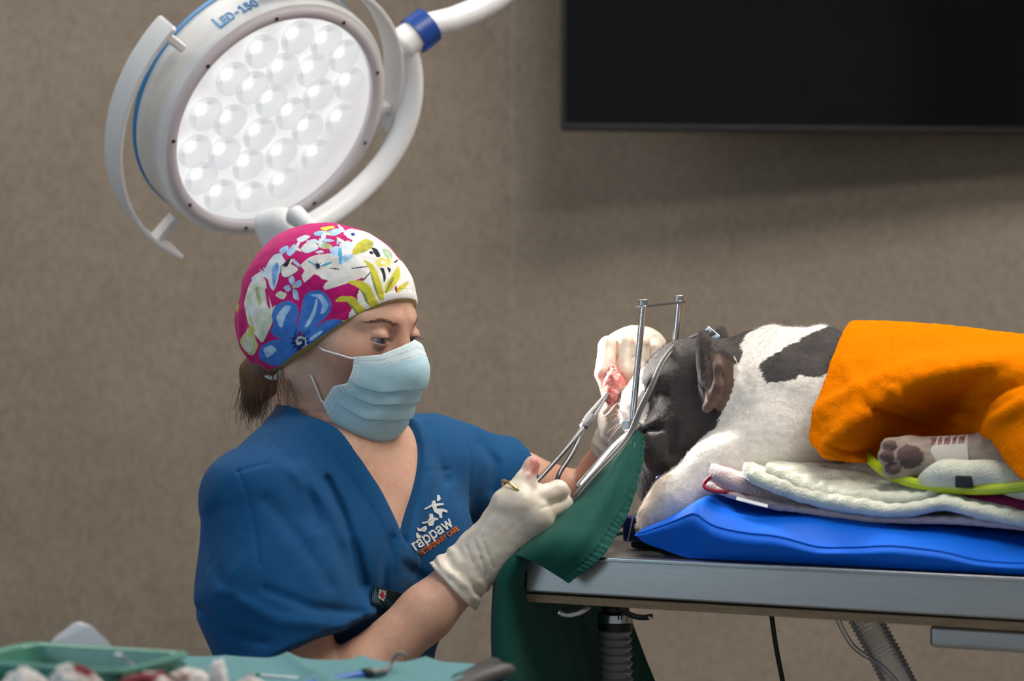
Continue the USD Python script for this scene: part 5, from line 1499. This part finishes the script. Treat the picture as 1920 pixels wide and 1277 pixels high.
def hind_leg(p):
    d = chainD(p, [(2010, 850, .15), (1925, 878, .125), (1872, 846, .118)], [.05, .040, .0255], .02)
    d = smin(d, chainD(p, [(1872, 848, .118), (1745, 858, .112), (1712, 858, .110)], [.023, .0195, .0215], .015), .010)
    d = smin(d, ell(p, D(1698, 860, .108), (.020, .022, .0245)), .008)
    for a, b in (((1690, 840, .098), (1668, 838, .094)), ((1690, 858, .092), (1664, 856, .088)), ((1694, 878, .096), (1672, 880, .092))):
        d = smin(d, chainD(p, [a, b], [.0125, .0105], .004), .0035)
    d = smin(d, ell(p, D(1706, 856, .089), (.013, .006, .011)), .002)
    for a in ((1668, 836, .083), (1663, 856, .078), (1672, 880, .082)):
        d = smin(d, ell(p, D(*a), (.0075, .005, .006)), .0015)
    return d


def dog_trunk(p):
    d = chainD(p, [(1372, 734, .212), (1432, 744, .232), (1500, 764, .255), (1750, 765, .290), (2000, 780, .29)], [.052, .066, .086, .064, .06], .04)
    d = smin(d, ell(p, D(1478, 790, .180), (.075, .040, .062)), .035)
    d = smin(d, ell(p, D(1400, 800, .21), (.065, .06, .07)), .04)
    d = smin(d, chainD(p, [(1444, 636, .25), (1410, 684, .20)], [.014, .010], .02), .014)
    d = smin(d, chainD(p, [(1402, 648, .235), (1385, 700, .185)], [.011, .008], .02), .012)
    d = smin(d, chainD(p, [(1540, 632, .255), (1510, 664, .215)], [.010, .008], .02), .02)
    return d


def dog_sdf(p):
    d = smin(dog_head(p), dog_trunk(p), .022)
    d = smin(d, dog_ear(p), .004)
    d = smin(d, dog_leg(p), .016)
    d = smin(d, hind_leg(p), .01)
    return d + 0.0030 * fb(p, 40, 2, 5) + 0.0010 * fb(p, 160, 2, 15)


ul, uh = D(1150, 800, .2)[0] - 0.01, D(2000, 800, .2)[0]
dg = surface(dog_sdf, np.unique(np.r_[axis_grid(ul, 0.22, 0.0019), axis_grid(0.22, uh, 0.0034)]), axis_grid(0.045, 0.39, 0.0030), axis_grid(0.004, 0.275, 0.0024))
duv = np.array(dg.vertices)
dv_ = T(0, 0) + duv[:, :1] * TU + duv[:, 1:2] * TV + A([0, 0, 1.]) * duv[:, 2:]
dog_mesh = trimesh.Trimesh(dv_, dg.faces, process=False)
import shapely


def side(pts, v=.15):
    return Polygon([(D(x, y, v)[0], D(x, y, v)[2]) for x, y in pts])


jit = duv + 0.009 * np.stack([fb(duv, 70, 2, s) for s in (1, 2, 3)], 1) + 0.003 * np.stack([fb(duv, 300, 1, s) for s in (4, 5, 6)], 1)


def inside(poly):
    return shapely.contains_xy(poly, jit[:, 0], jit[:, 2])


WHITE, GREY, PATCH, PINK = A([0.86, 0.81, 0.75]), A([0.060, 0.050, 0.048]), A([0.050, 0.043, 0.042]), A([0.42, 0.22, 0.19])
shade = 1 + 0.35 * fb(duv * A([0.6, 1, 1]), 260, 2, 21)[:, None]
dcol = np.tile(WHITE, (len(duv), 1))
legd, hindd = dog_leg(duv), hind_leg(duv)
headpoly = side([(1100, 560), (1352, 560), (1366, 635), (1380, 665), (1381, 700), (1372, 745), (1352, 790), (1341, 835), (1335, 870), (1330, 990), (1100, 990)])
isleg = legd < 0.004
grey = inside(headpoly) & ~isleg
dcol[grey] = GREY
dcol[inside(side([(1420, 685), (1440, 660), (1480, 627), (1522, 600), (1640, 580), (1640, 700), (1540, 702), (1470, 717), (1430, 714)])) & ~isleg] = PATCH
muz = inside(side([(1100, 690), (1188, 690), (1196, 715), (1206, 722), (1214, 760), (1206, 790), (1192, 815), (1100, 850)]))
dcol[muz & grey] = A([0.62, 0.55, 0.52])
nose = np.linalg.norm((duv - D(1174, 741, .194)) / A([.012, .02, .0135]), axis=1) < 1.0
dcol[nose] = A([0.30, 0.21, 0.20])
dcol[np.linalg.norm((duv - D(1169, 744, .182)) / A([.005, .005, .004]), axis=1) < 1] = A([0.05, 0.015, 0.015])
eard = dog_ear(duv)
earin = (eard < 0.0012) & inside(side([(1334, 650), (1380, 680), (1380, 770), (1325, 775), (1325, 740), (1338, 730)]))
dcol[earin] = A([0.16, 0.105, 0.085])
eye = np.abs(duv[:, 1] - .142) < .012
ex = D(1238, 740, .14); dcol[(np.hypot(duv[:, 0] - ex[0], (duv[:, 2] - ex[2]) * 3) < .012) & eye & grey] *= 0.35
# paws: pads and claws bases pink and grey
hp = hindd < 0.004
pad = np.zeros(len(duv), bool)
for a, r in (((1706, 856, .087), (.015, .012, .013)), ((1668, 836, .081), (.0085, .008, .0075)), ((1663, 856, .076), (.0085, .008, .0075)), ((1672, 880, .080), (.0085, .008, .0075))):
    pad |= np.linalg.norm((duv - D(*a)) / A(r), axis=1) < 1
dcol[hp & ~pad] = A([0.42, 0.34, 0.28]) * (1 + 0.7 * fb(duv[hp & ~pad], 60, 2, 2)[:, None])
dcol[hp & pad] = A([0.13, 0.085, 0.080])
tapez = hp & (duv[:, 0] > D(1745, 858, .11)[0]) & (duv[:, 0] < D(1822, 858, .115)[0])
pawf = isleg & (duv[:, 0] < D(1262, 940, .1)[0])
dcol[pawf] = dcol[pawf] * A([0.92, 0.80, 0.70])
dcol = np.clip(dcol * shade, 0, 1)
M['fur'] = mat('dog_fur', (1, 1, 1), 0.8, col=True, vary=0.15, vscale=500, bump=0.5, bscale=900, sheen=0.10, spec=0.2)
M['fur_white'] = mat('white_fur', (0.70, 0.64, 0.58), 0.75, vary=0.1, vscale=300, spec=0.2)
M['fur_grey'] = mat('grey_fur', (0.10, 0.085, 0.080), 0.6, vary=0.2, vscale=300, spec=0.3)
dog = thing('dog', 'grey and white short-haired dog lying asleep under the orange blanket', 'dog', T(0.3, 0.25, 0.09))
put(dog, 'body', dog_mesh, M['fur'], col=dcol)
# short coat
nv = meshkit.arrays(dog_mesh, True)[2]
rg = np.random.default_rng(8)
uvn = np.stack([nv @ TU, nv @ TV, nv[:, 2]], 1)
vis = (nv[:, 1] < 0.35) & (duv[:, 0] < D(1640, 700, .2)[0]) & ~nose & (eard > 0.004)
sel = rg.choice(np.where(vis)[0], 26000)
back = TU * 1.0 + A([0, 0, -0.35])
ss = {True: ([], []), False: ([], [])}
for i in sel:
    n = nv[i]; t = nrm(back - n * (back @ n)); t = nrm(t + rg.normal(0, 0.35, 3)); t = t - n * (t @ n)
    L = rg.uniform(0.0025, 0.0050); a = dv_[i] - n * 0.0004 + rg.normal(0, 0.0008, 3)
    s = ss[bool(dcol[i].mean() > 0.3)]
    s[0].append(A([a, a + n * L * 0.30 + t * L * 0.5, a + n * L * 0.36 + t * L])); s[1].append([0.00022, 0.00018, 0.00006])
curves(dog, 'coat', *ss[True], M['fur_white'], kind='stuff', label='short white coat hair')
curves(dog, 'coat', *ss[False], M['fur_grey'], kind='stuff', label='short grey coat hair')
st, wd = [], []
for k in range(16):
    a = PV(1178 + rg.uniform(-8, 12), 772 + rg.uniform(-6, 24), .160); e = a + A([-0.012 - 0.012 * rg.random(), -0.014, -0.010 + 0.008 * rg.normal()])
    st.append(spline([a, (a + e) / 2 + A([0, 0, 0.003]), e], 8, 2)); wd.append(np.linspace(0.0005, 0.0001, 8))
curves(dog, 'whiskers', st, wd, M['fur_white'], kind='stuff')
M['tissue'] = mat('wet_tissue', (0.5, 0.1, 0.1), 0.2, col=True, vary=0.2, vscale=250, bump=0.4, bscale=300, spec=0.6, coat=0.4)


def lip_sdf(p):
    d = chain(p, [W(1150, 690, .060), W(1152, 716, .056), W(1149, 742, .050)], [.0045, .0100, .0115], .01)
    d = smin(d, cone(p, W(1153, 724, .056), W(1174, 748, .052), .009, .010), .01)
    return d + 0.004 * fb(p, 120, 2, 3) + 0.0015 * fb(p, 380, 2, 4)


lp_ = box_surface(lip_sdf, W(1150, 720, .05) - .05, W(1150, 720, .05) + .05, 0.0016)
lv = np.array(lp_.vertices); kk = np.clip(0.5 + 1.6 * fb(lv, 200, 3, 6), 0, 1)[:, None]
put(dog, 'lip', lp_, M['tissue'], col=A([0.50, 0.055, 0.05]) * (1 - kk) + A([0.72, 0.34, 0.28]) * kk, label='red raw upper lip held up by the gloved fingers')
# printed tape around the shaved hind leg
M['tape'] = mat('white_tape', (0.66, 0.61, 0.55), 0.7, vary=0.06)
M['tape_print'] = mat('red_print', (0.22, 0.045, 0.04), 0.6, vary=0.1)
tp = [PV(1746, 858, .1122), PV(1784, 857, .1138), PV(1822, 854, .1155)]
tpath = spline(tp, 20, 2)
tape = put(dog, 'tape', tube(tpath, 0.0232, 36, caps=False), M['tape'], True, label='white tape printed with red marks around the hind leg')
tt, tn, tb = frames(tpath); marks = []
for k in range(13):
    s = 1 + k * 1.40; i = int(s); c = tpath[i]; t = tt[i]
    upv = nrm(A([0, 0, 1.]) - t * t[2]); out = np.cross(t, upv); out = out if out[1] < 0 else -out
    for r0 in (0.50, 0.66):
        a0, a1 = r0, r0 + (0.20 if (k * 7 + int(r0 * 50)) % 3 else 0.30)
        pts = []
        for aa in np.linspace(a0, a1, 5):
            for w_ in (-0.0007, 0.0007):
                pts.append(c + t * (w_ + (aa - a0) * 0.006) + 0.0236 * (math.sin(aa * 1.35) * upv + math.cos(aa * 1.35) * out))
        marks.append((A(pts), [[2 * j, 2 * j + 1, 2 * j + 3, 2 * j + 2] for j in range(4)]))
put(tape, 'print', marks, M['tape_print'], True, kind='stuff')

# ------------------------------------------------------------------ head frame, cables, instruments
fr = thing('jaw_gag', 'steel two-rod jaw gag holding the jaw of the dog open', 'frame', PV(1185, 790, .13))
r0a, r0b = PV(1206, 574, .13), PV(1186, 786, .13)
r1a, r1b = PV(1273, 566, .245), PV(1255, 760, .245)
put(fr, 'rod', rod(r0a, r0b, 0.0036, 20), M['steel'], 40)
put(fr, 'rod', rod(r1a, r1b, 0.0036, 20), M['steel'], 40)
cdir = nrm(r1a - r0a)
put(fr, 'crossbar', obox((r0a + r1a) / 2 + A([0, 0, -0.0005]), (np.linalg.norm(r1a - r0a) / 2 + 0.007, 0.0065, 0.0011), (cdir, nrm(np.cross(A([0, 0, 1.]), cdir)), np.cross(cdir, nrm(np.cross(A([0, 0, 1.]), cdir)))), 0.001), M['steel'], 40)
for c in (r0a, r1a):
    put(fr, 'nut', lathe([(0.001, 0), (0.0052, 0), (0.0056, 0.0006), (0.0056, 0.0066), (0.005, 0.0072), (0.001, 0.0072)], c + A([0, 0, 0.0006]), A([0, 0, 1.]), 24), M['brushed'], 30)
bb = PV(1172, 797, .122)
put(fr, 'jaw_bar', rod(bb, bb + TV * 0.135, 0.0050, 24), M['brushed'], 40)
put(fr, 'clamp', tube(A([PV(1182, 786, .128), PV(1200, 792, .13), PV(1206, 800, .132)]), 0.0022, 12), M['steel'], 40)

cb = thing('sensor_cable', 'thin grey twin cable running over the head of the dog', 'cable', PV(1200, 770, .12))
cpth = A([PV(*p) for p in ((1330, 622, .23), (1289, 638, .215), (1263, 652, .176), (1238, 688, .140), (1219, 731, .122), (1201, 768, .118), (1184, 808, .112), (1165, 836, .094), (1136, 867, .066), (1105, 900, .044), (1080, 930, .03))])
cs = spline(cpth, 70)
tt, tn, tb = frames(cs); sdv = nrm(np.cross(tt, A([0, -1., 0])))
for s in (-1, 1):
    put(cb, 'strand', tube(cs + sdv * s * 0.00165, 0.00175, 10), M['cable_grey'], True)
put(None, 'scope_blade', tube(spline([PV(1180, 810, .121), PV(1154, 832, .098), PV(1122, 868, .068), PV(1098, 897, .046), PV(1086, 912, .036)], 40), np.linspace(0.0030, 0.0044, 40), 16, 0.4, up=A([0.2, -.5, .8])), M['steel'], True,
    label='shiny curved steel blade along the upper edge of the green drape', cat='instrument')
put(None, 'tag_clip', obox(PV(1334, 628, .24), (0.010, 0.001, 0.006), (nrm(TU + A([0, 0, -0.8])), TV, nrm(np.cross(TU + A([0, 0, -0.8]), TV))), 0.0006), M['steel'], 40, label='small flat steel clip behind the ear of the dog', cat='clip')

nh = thing('needle_holder', 'long steel needle holder with gold rings held in the gloved hand', 'needle holder', W(1000, 915, -0.1))
tip, jn = W(1139, 738, 0.040), W(1100, 792, 0.0)
ra_c = W(962, 926, -0.124)
ra, rb2 = W(986, 925, -0.132), W(1044, 907, -0.080)
dirj = nrm(tip - jn); sidej = nrm(np.cross(dirj, A([0, -1, 0])))
for s in (-1, 1):
    put(nh, 'jaw', tube(A([jn - dirj * 0.004 + sidej * s * 0.0026, jn + dirj * 0.010 + sidej * s * 0.0030, tip + sidej * s * 0.0010]), [0.0030, 0.0034, 0.0014], 8, 0.9), M['tool_steel'], 30)
put(nh, 'box_joint', [tube(A([jn - dirj * 0.012, jn - dirj * 0.009, jn + dirj * 0.012, jn + dirj * 0.015]), [0.0035, 0.0058, 0.0056, 0.0035], 8, 0.75)], M['tool_steel'], 30)
put(nh, 'shaft', tube(spline([jn - dirj * 0.008 + sidej * 0.001, W(1044, 862, -0.066), ra], 24, 2), np.linspace(0.0030, 0.0024, 24), 12), M['tool_steel'], True)
put(nh, 'shaft', tube(spline([jn - dirj * 0.008 - sidej * 0.001, (jn * 0.5 + rb2 * 0.5) + A([0.001, 0, 0.001]), rb2, W(1046, 922, -0.070)], 24, 2), np.linspace(0.0030, 0.0026, 24), 12), M['tool_steel'], True)
tax = nrm(thumbR[0][2] - thumbR[0][1])


def torus(c, axis, R, r, ex=1.0):
    e1 = nrm(np.cross(axis, A([0.3, 1, 0.1]))); e2 = np.cross(axis, e1); a = np.linspace(0, 2 * np.pi, 49)[:-1]
    p = c + R * (np.cos(a)[:, None] * e1 * ex + np.sin(a)[:, None] * e2)
    rad = nrm(p - c); b = np.linspace(0, 2 * np.pi, 13)[:-1]
    v = p[:, None] + r * (np.cos(b)[None, :, None] * rad[:, None] + np.sin(b)[None, :, None] * axis)
    i, j = np.meshgrid(np.arange(48), np.arange(12), indexing='ij'); i2, j2 = (i + 1) % 48, (j + 1) % 12
    return tm((v.reshape(-1, 3), np.stack([i * 12 + j, i * 12 + j2, i2 * 12 + j2, i2 * 12 + j], -1).reshape(-1, 4)))


put(nh, 'finger_ring', torus(thumbR[0][1] * 0.55 + thumbR[0][2] * 0.45, tax, 0.0175, 0.0018), M['gold'], True, label='gold ring around the thumb')
put(nh, 'finger_ring', torus(W(1056, 955, -0.085), nrm(A([0.75, 0.5, -0.35])), 0.0150, 0.0018), M['steel'], True, label='steel ring around the fingers')
put(None, 'suture', tube(spline([W(1128, 782, 0.02), W(1140, 775, 0.025), W(1152, 761, 0.035), W(1164, 752, .040), W(1170, 748, .046)], 24), 0.0007, 8), M['loop'], True, label='white suture thread between needle holder and lip', cat='thread')

hr = thing('head_rest', 'dark navy plastic head rest block on the table under the chin of the dog', 'head rest', T(0.1, 0.2, 0.002))
ua = D(1166, 970, .10)[0]
wt = D(1180, 968, .10)[2]
put(hr, 'block', tbox(ua, ua + 0.15, 0.10, 0.33, wt - 0.030, wt, 0.004), M['navy'], 40)
put(hr, 'foot', tbox(ua + 0.006, ua + 0.12, 0.11, 0.32, 0.0012, wt - 0.030, 0.003), M['black'], 40)
put(hr, 'bracket', [tbox(D(1228, 900, .12)[0], D(1262, 900, .12)[0], 0.118, 0.16, D(1240, 908, .12)[2], D(1240, 892, .12)[2], 0.004)], M['navy'], 40)
put(hr, 'post', rod(PV(1236, 905, .13), PV(1236, 965, .13), 0.0022, 12), M['brushed'], 40)
put(hr, 'knob', rod(PV(1158, 985, .098), PV(1158, 985, .098) + TV * 0.03, 0.0042, 18), M['steel'], 40)
put(None, 'drip_line', tube(spline([PV(1190, 830, .11), PV(1187, 900, .085), PV(1185, 975, .08), PV(1178, 1010, .075), PV(1174, 1038, .07)], 40), 0.0009, 8), M['clear_tube'], True, label='thin clear line hanging between drape and front paw', cat='tube')

# ------------------------------------------------------------------ instrument stand in front
ZS = 0.888


def S(px, py, h=0.0):
    """point h above the stand's cloth on the ray through a place of the photograph"""
    d = (EYE - ZS - h) * FPX / (py - 638.5)
    return A([(px - 960) / FPX * d, d - BACK, ZS + h])


M['cloth_teal'] = mat('teal_paper', (0.085, 0.225, 0.25), 0.85, vary=0.10, vscale=120, bump=0.25, bscale=900)
M['tray_green'] = mat('green_plastic', (0.075, 0.25, 0.19), 0.35, vary=0.08, vscale=30)
M['gauze'] = mat('gauze', (0.8, 0.8, 0.8), 0.9, col=True, bump=0.6, bscale=700, sheen=0.1)
M['cotton'] = mat('cotton_wool', (0.74, 0.73, 0.74), 0.95, bump=0.5, bscale=400, sss=0.2, vary=0.08)
M['paper'] = mat('white_paper', (0.66, 0.65, 0.68), 0.8, vary=0.06, bump=0.15, bscale=500)
M['handle_blue'] = mat('blue_handle', (0.01, 0.10, 0.42), 0.35, vary=0.05)
M['dark_grip'] = mat('dark_grip', (0.06, 0.055, 0.055), 0.45, vary=0.1)
sx0, sx1, sy0, sy1 = -0.66, -0.020, -1.02, -0.41
stand = thing('instrument_stand', 'low steel instrument stand in front carrying the teal cloth', 'stand', ((sx0 + sx1) / 2, -0.72, 0))
put(stand, 'tray', obox(((sx0 + sx1) / 2, (sy0 + sy1) / 2, ZS - 0.012), ((sx1 - sx0) / 2 - 0.01, (sy1 - sy0) / 2 - 0.01, 0.008), None, 0.004), M['brushed'], 40)
put(stand, 'post', rod(A([-0.5, -0.9, 0.06]), A([-0.5, -0.9, ZS - 0.02]), 0.016, 20), M['steel'], 40)
put(stand, 'base', obox((-0.4, -0.85, 0.03), (0.25, 0.2, 0.025), None, 0.01), M['brushed'], 40)
# teal cloth with folds
n1, n2 = 150, 110
s_, t_ = np.meshgrid(np.linspace(0, 1, n1), np.linspace(0, 1, n2), indexing='ij')
a0, a1 = S(-260, 1216), S(918, 1245)
a1 = a1 + A([0.012, 0, 0])
b0, b1 = A([-0.70, -1.02, ZS]), A([a1[0] + 0.02, -1.02, ZS])
g = (a0 * (1 - s_[..., None]) + a1 * s_[..., None]) * (1 - t_[..., None]) + (b0 * (1 - s_[..., None]) + b1 * s_[..., None]) * t_[..., None]


def ridge(px, w, h, slope=0.0):
    x0 = S(px, 1240)[0]
    return h * np.exp(-np.abs((g[..., 0] - x0 - slope * (g[..., 1] + 0.45)) / w) ** 1.3)


g[..., 2] += ridge(555, 0.010, 0.0075, -0.3) + ridge(672, 0.010, 0.006, 0.25) + ridge(792, 0.009, 0.0055, 0.5) + ridge(420, 0.02, 0.003) + 0.0035 * fb(g, 18, 2, 3)
g[..., 2] += 0.001 + 0.004 * np.clip((s_ - 0.965) / 0.035, 0, 1) ** 2
edge = np.clip(1 - t_ / 0.02, 0, 1); g[..., 2] -= 0.004 * edge
put(None, 'table_cloth', thicken(g, 0.0014), M['cloth_teal'], 60, label='folded teal drape cloth spread over the instrument stand', cat='cloth')
rolled = [S(862, 1275, 0.010), S(890, 1262, 0.012), S(912, 1249, 0.012), S(924, 1246, 0.010)]
put(None, 'rolled_edge', thicken(lattice([[p + A([-0.008, 0.004, 0.001]), p + A([0.004, 0.0, 0.005]), p + A([0.012, -0.004, -0.002]), p + A([0.012, -0.004, -0.014])] for p in rolled], 30, 16, 3, 3), 0.0016), M['cable_black'], 60,
    label='black cloth corner curling up at the end of the teal cloth', cat='cloth')
# green tray
zr = 0.046
TAa, TB, TCc = S(58, 1203, zr), S(352, 1222, zr), S(160, 1250, zr)
e1 = nrm((TB - TAa) * A([1, 1, 0])); e2 = A([e1[1], -e1[0], 0]); e2 = e2 if e2[1] < 0 else -e2
hw, hd = np.linalg.norm(TB - TAa) / 2, abs((TCc - TB) @ e2) / 2
ctr = (TAa + TB) / 2 + e2 * hd


def ring(k, z, r=0.016):
    out = []
    for cx, cy, a in ((1, 1, 0), (-1, 1, 90), (-1, -1, 180), (1, -1, 270)):
        for b in np.linspace(a, a + 90, 7):
            x = cx * (hw + k - r) + r * math.cos(math.radians(b)); y = cy * (hd + k - r) + r * math.sin(math.radians(b))
            out.append(A([ctr[0], ctr[1], ZS + 0.004 + z]) + e1 * x + e2 * y)
    return A(out)


rows = [ring(-0.05, 0.003), ring(-0.014, 0.003), ring(-0.010, 0.006), ring(-0.004, 0.038), ring(-0.003, 0.0405), ring(0.001, 0.042), ring(0.004, 0.0415), ring(0.005, 0.039), ring(0.0035, 0.0375), ring(0.0005, 0.037),
        ring(-0.005, 0.004), ring(-0.010, 0.0), ring(-0.05, 0.0)]
g = A(rows); g = np.concatenate([g, g[:, :1]], 1)
trm = [tm((g.reshape(-1, 3), grid_faces(*g.shape[:2])[:, ::-1])), trimesh.convex.convex_hull(np.vstack([rows[0], rows[-1]]))]
tray = thing('instrument_tray', 'green plastic instrument tray standing on the teal cloth', 'tray', ctr * A([1, 1, 0]) + A([0, 0, ZS + 0.004]))
put(tray, 'shell', trm, M['tray_green'], 50)
for k in range(-2, 3):
    for s in (-1, 1):
        b = A([ctr[0], ctr[1], ZS + 0.022]) + e1 * (k * 0.038) + e2 * s * (hd - 0.0005)
        put(tray, 'rib', obox(b, (0.0012, 0.0022, 0.015), (e1, e2, A([0, 0, 1.]))), M['tray_green'], False)
for k in (-1, 1):
    b = A([ctr[0], ctr[1], ZS + 0.022]) + e1 * (hw - 0.0005) + e2 * k * 0.025
    put(tray, 'rib', obox(b, (0.0022, 0.0012, 0.015), (e1, e2, A([0, 0, 1.]))), M['tray_green'], False)
# bits on the stand
pb = [S(92, 1206, 0.012), S(214, 1214, 0.012), S(145, 1165, 0.036), S(172, 1173, 0.036), S(95, 1206, 0.002) + A([0, 0.03, 0]), S(205, 1214, 0.002) + A([0, 0.03, 0])]
base_y = TAa[1] + 0.035


def atY(px, py, y):
    return W(px, py, y)


pk_ = trimesh.convex.convex_hull(A([atY(94, 1206, base_y), atY(212, 1213, base_y), atY(140, 1166, base_y + 0.008), atY(150, 1165, base_y + 0.01), atY(172, 1173, base_y + 0.004), atY(190, 1194, base_y + 0.002), atY(112, 1188, base_y + 0.004),
                                    A([atY(96, 1206, base_y)[0], base_y + 0.004, ZS + 0.003]), A([atY(210, 1206, base_y)[0], base_y + 0.004, ZS + 0.003]),
                                    A([atY(120, 1206, base_y)[0], base_y + 0.04, ZS + 0.003]), A([atY(190, 1206, base_y)[0], base_y + 0.04, ZS + 0.003]), A([atY(140, 1206, base_y)[0], base_y + 0.03, ZS + 0.02])]))
pk_ = pk_.subdivide().subdivide().subdivide()
v = np.array(pk_.vertices); v += 0.002 * np.stack([fb(v, 60, 2, s) for s in (1, 2, 3)], 1); v[:, 2] = np.maximum(v[:, 2], ZS + 0.002)
put(None, 'paper_packet', trimesh.Trimesh(v, pk_.faces, process=False), M['paper'], 25, label='crumpled white paper packet standing behind the green tray', cat='packet')


def swab(px, py, d, r, red, seed, name, label, cat):
    """a crumpled gauze swab whose top shows at (px, py), resting on the cloth d metres from the camera"""
    y = d - BACK; top = W(px, py, y); h = max(0.012, top[2] - ZS)
    c = A([top[0], y, ZS + h / 2 + 0.001])
    s = trimesh.creation.icosphere(5, 1.0); n = np.array(s.vertices)
    k = 1 + 0.55 * fb(n + seed, 1.7, 3, seed) + 0.25 * np.abs(fb(n + seed, 5, 2, seed + 4))
    v = c + n * k[:, None] * A([r, r, h / 2]); v[:, 2] = np.maximum(v[:, 2], ZS + 0.003)
    mix = np.clip(red + 7.0 * fb(v, 50, 3, seed + 9), 0, 1)[:, None]
    col = A([0.62, 0.58, 0.56]) * (1 - mix) + A([0.15, 0.004, 0.009]) * mix
    return put(None, name, trimesh.Trimesh(v, s.faces, process=False), M['gauze'], col=col, label=label, cat=cat)


swab(45, 1258, 1.70, 0.020, -0.9, 1, 'gauze_swab', 'clean white gauze swab in front of the green tray', 'swab')
swab(135, 1254, 1.70, 0.022, 0.35, 2, 'gauze_swab', 'blood-stained gauze swab before the corner of the green tray', 'swab')
swab(272, 1261, 1.72, 0.024, 0.85, 3, 'gauze_swab', 'dark red soaked gauze swab under the hooked probe', 'swab')
swab(352, 1258, 1.80, 0.022, 0.0, 4, 'gauze_swab', 'white and red gauze swab right beside the green tray', 'swab')
swab(468, 1272, 1.74, 0.016, 0.5, 6, 'gauze_swab', 'small red-spotted gauze swab right of the cotton ball', 'swab')
s = trimesh.creation.icosphere(4, 1.0); n = np.array(s.vertices)
c = W(409, 1262, 1.78 - BACK); hh = c[2] + 0.010 - ZS
v = A([c[0], c[1], ZS + hh / 2]) + n * (1 + 0.35 * fb(n, 2.2, 3, 5))[:, None] * A([0.0085, 0.0085, hh / 2 + 0.002]); v[:, 2] = np.maximum(v[:, 2], ZS + 0.002)
put(None, 'cotton_ball', trimesh.Trimesh(v, s.faces, process=False), M['cotton'], True, label='fluffy white cotton ball standing upright on the teal cloth', cat='cotton ball')
pbp = spline([W(203, 1244, -.725), W(207, 1236, -.726), W(214, 1229, -.728), W(224, 1228, -.73), W(236, 1236, -.735), W(258, 1254, -.745), W(284, 1268, -.755), W(330, 1290, -.765)], 40)
put(None, 'probe', tube(pbp, np.r_[np.linspace(0.0006, 0.0018, 14), np.full(26, 0.0020)], 10), M['steel'], True, label='hooked steel probe leaning over the edge of the green tray', cat='probe')
ct = thing('cautery_pen', 'blue handled instrument with bent grey tip on the teal cloth', 'instrument', S(660, 1272, 0.0))
put(ct, 'handle', tube(spline([S(560, 1290, .006), S(612, 1277, .0065), S(650, 1270, .007), S(686, 1264, .007)], 20), 0.0046, 16, 0.8), M['handle_blue'], True)
put(ct, 'connector', tube(A([S(682, 1265, .0075), S(690, 1263, .0075), S(697, 1263, .0075)]), [0.0052, 0.0056, 0.0048], 16), M['black'], 40)
put(ct, 'bent_tip', tube(spline([S(696, 1263, .0075), S(714, 1259, .008), W(730, 1250, -.515), W(737, 1236, -.51), W(746, 1226, -.51), W(757, 1226, -.51), W(761, 1237, -.51)], 40), np.r_[np.linspace(0.0040, 0.0026, 14), np.linspace(0.0026, 0.0014, 26)], 12), M['cable_grey'], True)
sw = thing('cotton_swab', 'thin white swab stick lying before the blue handled instrument', 'swab stick', S(545, 1270, 0))
put(sw, 'stick', rod(S(484, 1266, .003), S(606, 1276, .003), 0.0013, 10), M['loop'], True)
put(sw, 'band', rod(S(482, 1266, .003), S(488, 1266.5, .003), 0.0024, 12), mat('green_band', (0.03, 0.25, 0.10), 0.5, vary=0.1), True, label='green band at the end of the stick')
put(None, 'dark_handle', tube(spline([S(820, 1330, .008), S(862, 1290, .010), S(905, 1270, .012), S(956, 1255, .014)], 20), np.r_[0.006, np.full(18, 0.0095), 0.007], 16, 0.75), M['dark_grip'], True, label='dark grey ribbed handle at the end of the teal cloth', cat='handle')
